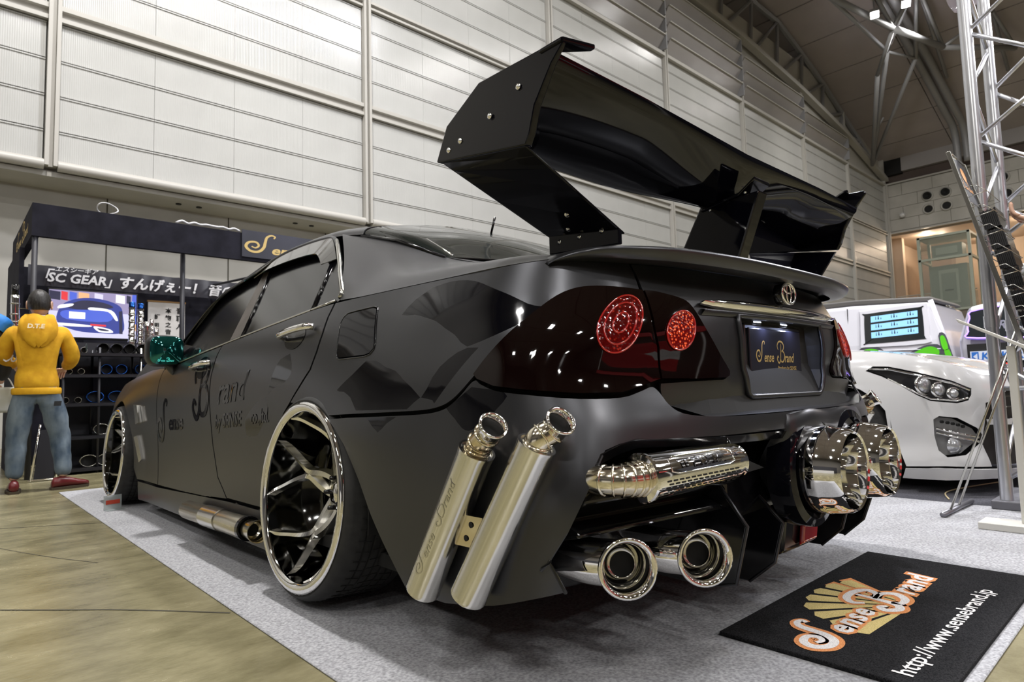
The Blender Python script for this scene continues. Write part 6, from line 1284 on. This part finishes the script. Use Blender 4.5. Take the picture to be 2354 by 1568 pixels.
def hand(parent, wrist, palm_dir, side_dir, curl=.6, mat=None):
    """palm with four unequal fingers and a thumb, grown as one skinned surface"""
    w = Vector(wrist); d = Vector(palm_dir).normalized(); s = Vector(side_dir); s = (s - d * s.dot(d)).normalized(); n_ = d.cross(s)
    J = [w, w + d * .035, w + d * .075]; E_ = [(0, 1), (1, 2)]; R_ = [(.024, .017), (.034, .015), (.036, .013)]
    obs = [skin('palm', J, E_, R_, mat or m_skin, parent, 2)]
    for k, (o_, l) in enumerate(((-.027, .072), (-.009, .082), (.009, .077), (.026, .062))):
        b = w + d * .070 + s * o_; pts = [b - d * .02, b]; dd = d.copy()
        for i in range(3): dd = (dd * math.cos(curl) + n_ * math.sin(curl)).normalized(); pts.append(pts[-1] + dd * l / 3)
        obs.append(skin('finger', pts, [(i, i + 1) for i in range(4)], [.009, .0095, .0088, .0082, .0065], mat or m_skin, parent, 2))
    b = w + d * .028 - s * .030; pts = [b + s * .012, b, b - s * .022 + d * .022, b - s * .026 + d * .048 + n_ * .014]
    obs.append(skin('thumb', pts, [(0, 1), (1, 2), (2, 3)], [.013, .012, .0105, .0085], mat or m_skin, parent, 2))
def person(name, loc, rz, label, top, trouser, shoe, P_, sc=1.0, hoodie=False):
    g = empty(name, loc, rz, label, 'person'); g.scale = (sc, sc, sc)
    J = [(0, 0, .90), (0, -.01, 1.08), (0, -.01, 1.28), (0, 0, 1.40), (0, .01, 1.47)]; E_ = [(0, 1), (1, 2), (2, 3), (3, 4)]; R_ = [(.13, .095), (.115, .08), (.13, .08), (.055, .055), (.05, .05)]
    b = 5
    for s, key in ((-1, 'L'), (1, 'R')):
        a = P_['arm' + key]; J += [(s * .155, 0, 1.335)] + list(a); E_ += [(2, b), (b, b + 1), (b + 1, b + 2)]; R_ += [.045, .040, .03]; b += 3
        l = P_['leg' + key]; J += [(s * .095, 0, .82)] + list(l); E_ += [(0, b), (b, b + 1), (b + 1, b + 2)]; R_ += [.095, .06, .042]; b += 3
    skin('body', J, E_, R_, m_skin, g, 1)
    head(g, (0, .015, 1.565), P_.get('tilt', 0), P_.get('turn', 0))
    # top: torso and sleeves
    J = [(0, 0, .80), (0, 0, .90), (0, -.01, 1.10), (0, -.01, 1.26), (0, -.005, 1.37)]; E_ = [(0, 1), (1, 2), (2, 3), (3, 4)]; R_ = [(.165, .115), (.172, .125), (.165, .12), (.175, .12), (.085, .08)]; b = 5
    for s, key in ((-1, 'L'), (1, 'R')):
        e, w = [Vector(v) for v in P_['arm' + key]]; sh = Vector((s * .165, 0, 1.345)); J += [sh, (sh + e) / 2, e, (e + w) / 2, e.lerp(w, .88)]; E_ += [(3, b), (b, b + 1), (b + 1, b + 2), (b + 2, b + 3), (b + 3, b + 4)]; R_ += [.080, .072, .064, .055, .045]; b += 5
    t = skin('hoodie' if hoodie else 'jacket', J, E_, R_, top, g, 2, 2)
    tx = bpy.data.textures.new('folds', 'CLOUDS'); tx.noise_scale = .12; dm = t.modifiers.new('folds', 'DISPLACE'); dm.texture = tx; dm.strength = .022; dm.mid_level = .5; dm.texture_coords = 'LOCAL'
    if hoodie:
        q = B(); vs = []; ncol = 14
        for j, (r, z, dy) in enumerate(((.060, 1.455, -.02), (.098, 1.455, -.035), (.128, 1.40, -.055), (.120, 1.30, -.075), (.075, 1.235, -.10), (.02, 1.20, -.115))):
            for i in range(ncol + 1):
                a = PI + PI * i / ncol if j > 1 else PI * .82 + PI * 1.36 * i / ncol; vs.append((math.cos(a) * r * 1.05, dy + math.sin(a) * (r * .62), z + (.012 * math.sin(i * 1.3))))
        q.add(vs, [(j * (ncol + 1) + i, j * (ncol + 1) + i + 1, (j + 1) * (ncol + 1) + i + 1, (j + 1) * (ncol + 1) + i) for j in range(5) for i in range(ncol)]); subs(solid(q.obj('hood', top, g, True), .02, 0), 1)
        B().lathe([(.066, 0), (.070, .015), (.064, .03), (.058, .02)], (0, -.005, 1.435), (0, 0, 1), 20).obj('shirt_collar', M('grey_tee', (.55, .55, .56), .8), g, True)
        q = B(); q.lathe([(.150, 0), (.156, .012), (.156, .045), (.150, .055)], (0, -.0, .800), (0, 0, 1), 28)
        o = q.obj('waistband', top, g, True); o.scale = (1.10, .84, 1)
    J = [(0, 0, .94), (0, 0, .86)]; E_ = [(0, 1)]; R_ = [(.150, .108), (.155, .115)]; b = 2
    for s, key in ((-1, 'L'), (1, 'R')):
        k, a = [Vector(v) for v in P_['leg' + key]]; hp = Vector((s * .090, 0, .78)); J += [hp, (hp + k) / 2, k, (k + a) / 2, a + Vector((0, 0, .015))]; E_ += [(1, b)] + [(b + i, b + i + 1) for i in range(4)]; R_ += [.103, .098, .082, .072, .062]; b += 5
    t = skin('trousers', J, E_, R_, trouser, g, 2, 1)
    tx = bpy.data.textures.new('denim_folds', 'CLOUDS'); tx.noise_scale = .07; dm = t.modifiers.new('folds', 'DISPLACE'); dm.texture = tx; dm.strength = .020; dm.mid_level = .5; dm.texture_coords = 'LOCAL'
    for key in 'LR':
        a = Vector(P_['leg' + key][1]); td = Vector(P_['toe' + key]).normalized(); q = B(); sd = Vector((-td.y, td.x, 0)); vs = []
        for u, w_, h in ((-.085, .026, .055), (-.07, .038, .085), (-.02, .042, .092), (.04, .044, .082), (.10, .050, .058), (.155, .046, .046), (.185, .028, .032)):
            c = Vector((a.x, a.y, 0)) + td * u
            for t_ in range(10):
                an = 2 * PI * t_ / 10; vs.append(c + sd * w_ * math.cos(an) * (1.0 if math.sin(an) < 0 else .85) + Vector((0, 0, max(.018, .018 + (h) * (.5 + .5 * math.sin(an))))))
        q.add(vs, [(10 * i + t_, 10 * i + (t_ + 1) % 10, 10 * i + 10 + (t_ + 1) % 10, 10 * i + 10 + t_) for i in range(6) for t_ in range(10)] + [tuple(range(10))[::-1], tuple(60 + t_ for t_ in range(10))]); q.obj('shoe', shoe, g, True)
        q = B(); pl_ = [(-.090, -.03), (-.09, .03), (-.02, .046), (.10, .054), (.17, .044), (.195, 0), (.17, -.044), (.10, -.054), (-.02, -.046)]; ff = lambda z: (lambda u, w_: Vector((a.x, a.y, z)) + td * u + sd * w_); q.prism(pl_, ff(.0), ff(.022)); q.obj('sole', M('shoe_sole', (.05, .035, .02), .7), g)
    for key, s in (('L', -1), ('R', 1)):
        e, w = [Vector(v) for v in P_['arm' + key]]; hand(g, w, (w - e), (s, 0, 0), .5)
    return g
m_yel = nz(M('yellow_hoodie', (.62, .33, .005), .85), 14, (.56, .28, .002), (.70, .38, .01), 4, bump=.3, bdist=.01)
m_jean = nz(M('blue_jeans', (.10, .14, .19), .85), 9, (.035, .06, .095), (.16, .20, .235), 5, stretch=(1, 1, .5), bump=.3, bdist=.01)
m_boot = M('dark_red_leather', (.11, .012, .014), .3)
man = person('person', (-1.235, 4.22, 0), math.radians(-8), 'person seen from behind in a yellow hoodie, faded blue jeans and dark red shoes', m_yel, m_jean, m_boot,
    dict(armL=[(-.245, .06, 1.12), (-.16, .26, 1.04)], armR=[(.250, .05, 1.11), (.18, .26, 1.03)], legL=[(-.125, .03, .45), (-.130, -.03, .09)], legR=[(.165, .05, .46), (.20, -.02, .09)], toeL=(-.1, 1, 0), toeR=(.95, .35, 0), tilt=.10, turn=-.15), .945, True)
v, f = textv('D.T.E', .05, .1, .002, res=2); mesh('hood_lettering', [(-.07 + x, -.158 + (y) * .2, 1.345 + y) for x, y in v], f, M('cream_print', (.7, .6, .4), .7), man)
q = B(); q.add([(.095 + .03, -.118, .74), (.175, -.10, .74), (.17, -.104, .70), (.12, -.12, .70)], [(0, 1, 2, 3)]); q.obj('torn_pocket', m_in, man)
B().lathe([(0, .004), (.035, .002), (.036, 0)], (.338, -.0, 1.20), (1, -.2, 0), 16).obj('sleeve_badge', M('dark_badge', (.02, .03, .03), .6), man)
m_bj = nz(M('black_blue_jacket', (.012, .012, .014), .6), 5, (.010, .010, .012), (.018, .018, .02), 3)
oth = person('person', (-1.66, 4.32, 0), math.radians(10), 'person at the left edge in a black jacket with bright blue shoulders and white lettering', m_bj, M('dark_trousers', (.02, .02, .025), .8), m_blk,
    dict(armL=[(-.27, -.02, 1.08), (-.22, .14, .92)], armR=[(.25, .02, 1.08), (.23, .10, .86)], legL=[(-.11, .02, .45), (-.12, -.02, .09)], legR=[(.11, .03, .45), (.12, 0, .09)], toeL=(-.1, 1, 0), toeR=(.2, 1, 0)), .98)
q = B(); q.lathe([(.088, -.02), (.092, .04), (.088, .085), (.06, .10), (.0, .108)], (.165, 0, 1.32), (.5, 0, .85), 20); q.obj('blue_shoulder', M('bright_blue_cloth', (.02, .20, .62), .6), oth, True)
v, f = textv('OUT', .075, .3, .003, res=2); mesh('sleeve_lettering', [(.20 + x * .8, -.085 + .04 * x, 1.04 + y) for x, y in v], f, M('white_print', (.75, .75, .75), .6), oth)
bg = empty('carrier_bag', (-1.42, 4.42, .62), .2, 'pale carrier bag hanging at the left edge from the hand of the visitor in black', 'bag'); q = B(); q.box(-.13, .11, -.05, .05, 0, .20, ); bevel(q.obj('bag_body', nz(M('bag_paper', (.55, .55, .50), .7), 8, (.50, .50, .42), (.62, .63, .62), 3), bg), .02, 3); B().tube(catm([(-.06, 0, .19), (-.03, 0, .27), (.02, 0, .27), (.06, 0, .19)], 4), .005, 6).obj('bag_handle', m_wst, bg)
# visitor reaching for the brochures, only the hand shows
vis = person('person', (2.44, -1.90, 0), math.radians(22), 'person at the right edge in a dark sleeve, bare hand reaching over the brochure rack', M('dark_sleeve', (.02, .02, .04), .8), MATS['dark_trousers'], m_blk,
    dict(armL=[(-.24, .20, 1.22), (-.14, .46, 1.40)], armR=[(.26, .05, 1.08), (.20, .24, 1.05)], legL=[(-.10, .02, .45), (-.11, -.02, .09)], legR=[(.10, .03, .45), (.12, 0, .09)], toeL=(-.1, 1, 0), toeR=(.2, 1, 0), turn=.2), 1.03)
# a booth floor cable on the dark carpet
q = B(); q.tube(catm([(2.35, -1.02, .010), (2.6, -.95, .010), (2.9, -1.0, .010), (3.3, -1.12, .010)], 6), .004, 6); tag(q.obj('floor_cable', M('cream_cable', (.6, .5, .3), .5), None, True), 'thin cream cable lying on the dark carpet near the tower base', 'cable')
# unseen stands added behind the camera, only to be mirrored in paint and chrome
m_redb = M('red_stand_board', (.42, .012, .015), .5); m_whb = M('white_stand_board', (.6, .6, .6), .5)
s1 = empty('stand', (0, 0, 0), 0, 'unseen red and white stand added across the aisle to be mirrored in the chrome', 'booth'); B().box(-1.5, 5.5, -9.2, -9.0, 0, 2.5).obj('back_board', m_redb, s1); B().box(-1.5, 5.5, -8.98, -8.9, .9, 1.5).obj('white_band', m_whb, s1); B().box(-1.5, 5.5, -7.2, -7.0, 2.7, 3.1).obj('fascia', m_redb, s1)
for x in (-1.4, 5.4): B().tube([(x, -7.1, 0), (x, -7.1, 2.72)], .04, 8).obj('post', m_whb, s1)
s2 = empty('stand', (0, 0, 0), 0, 'unseen dark stand with a pale counter, added across the aisle for reflections', 'booth'); B().box(-9.5, -9.3, -6, 2, 0, 2.6).obj('back_board', m_black, s2); B().box(-9.2, -8.6, -4, 0, 0, 1.0).obj('counter', m_whb, s2)
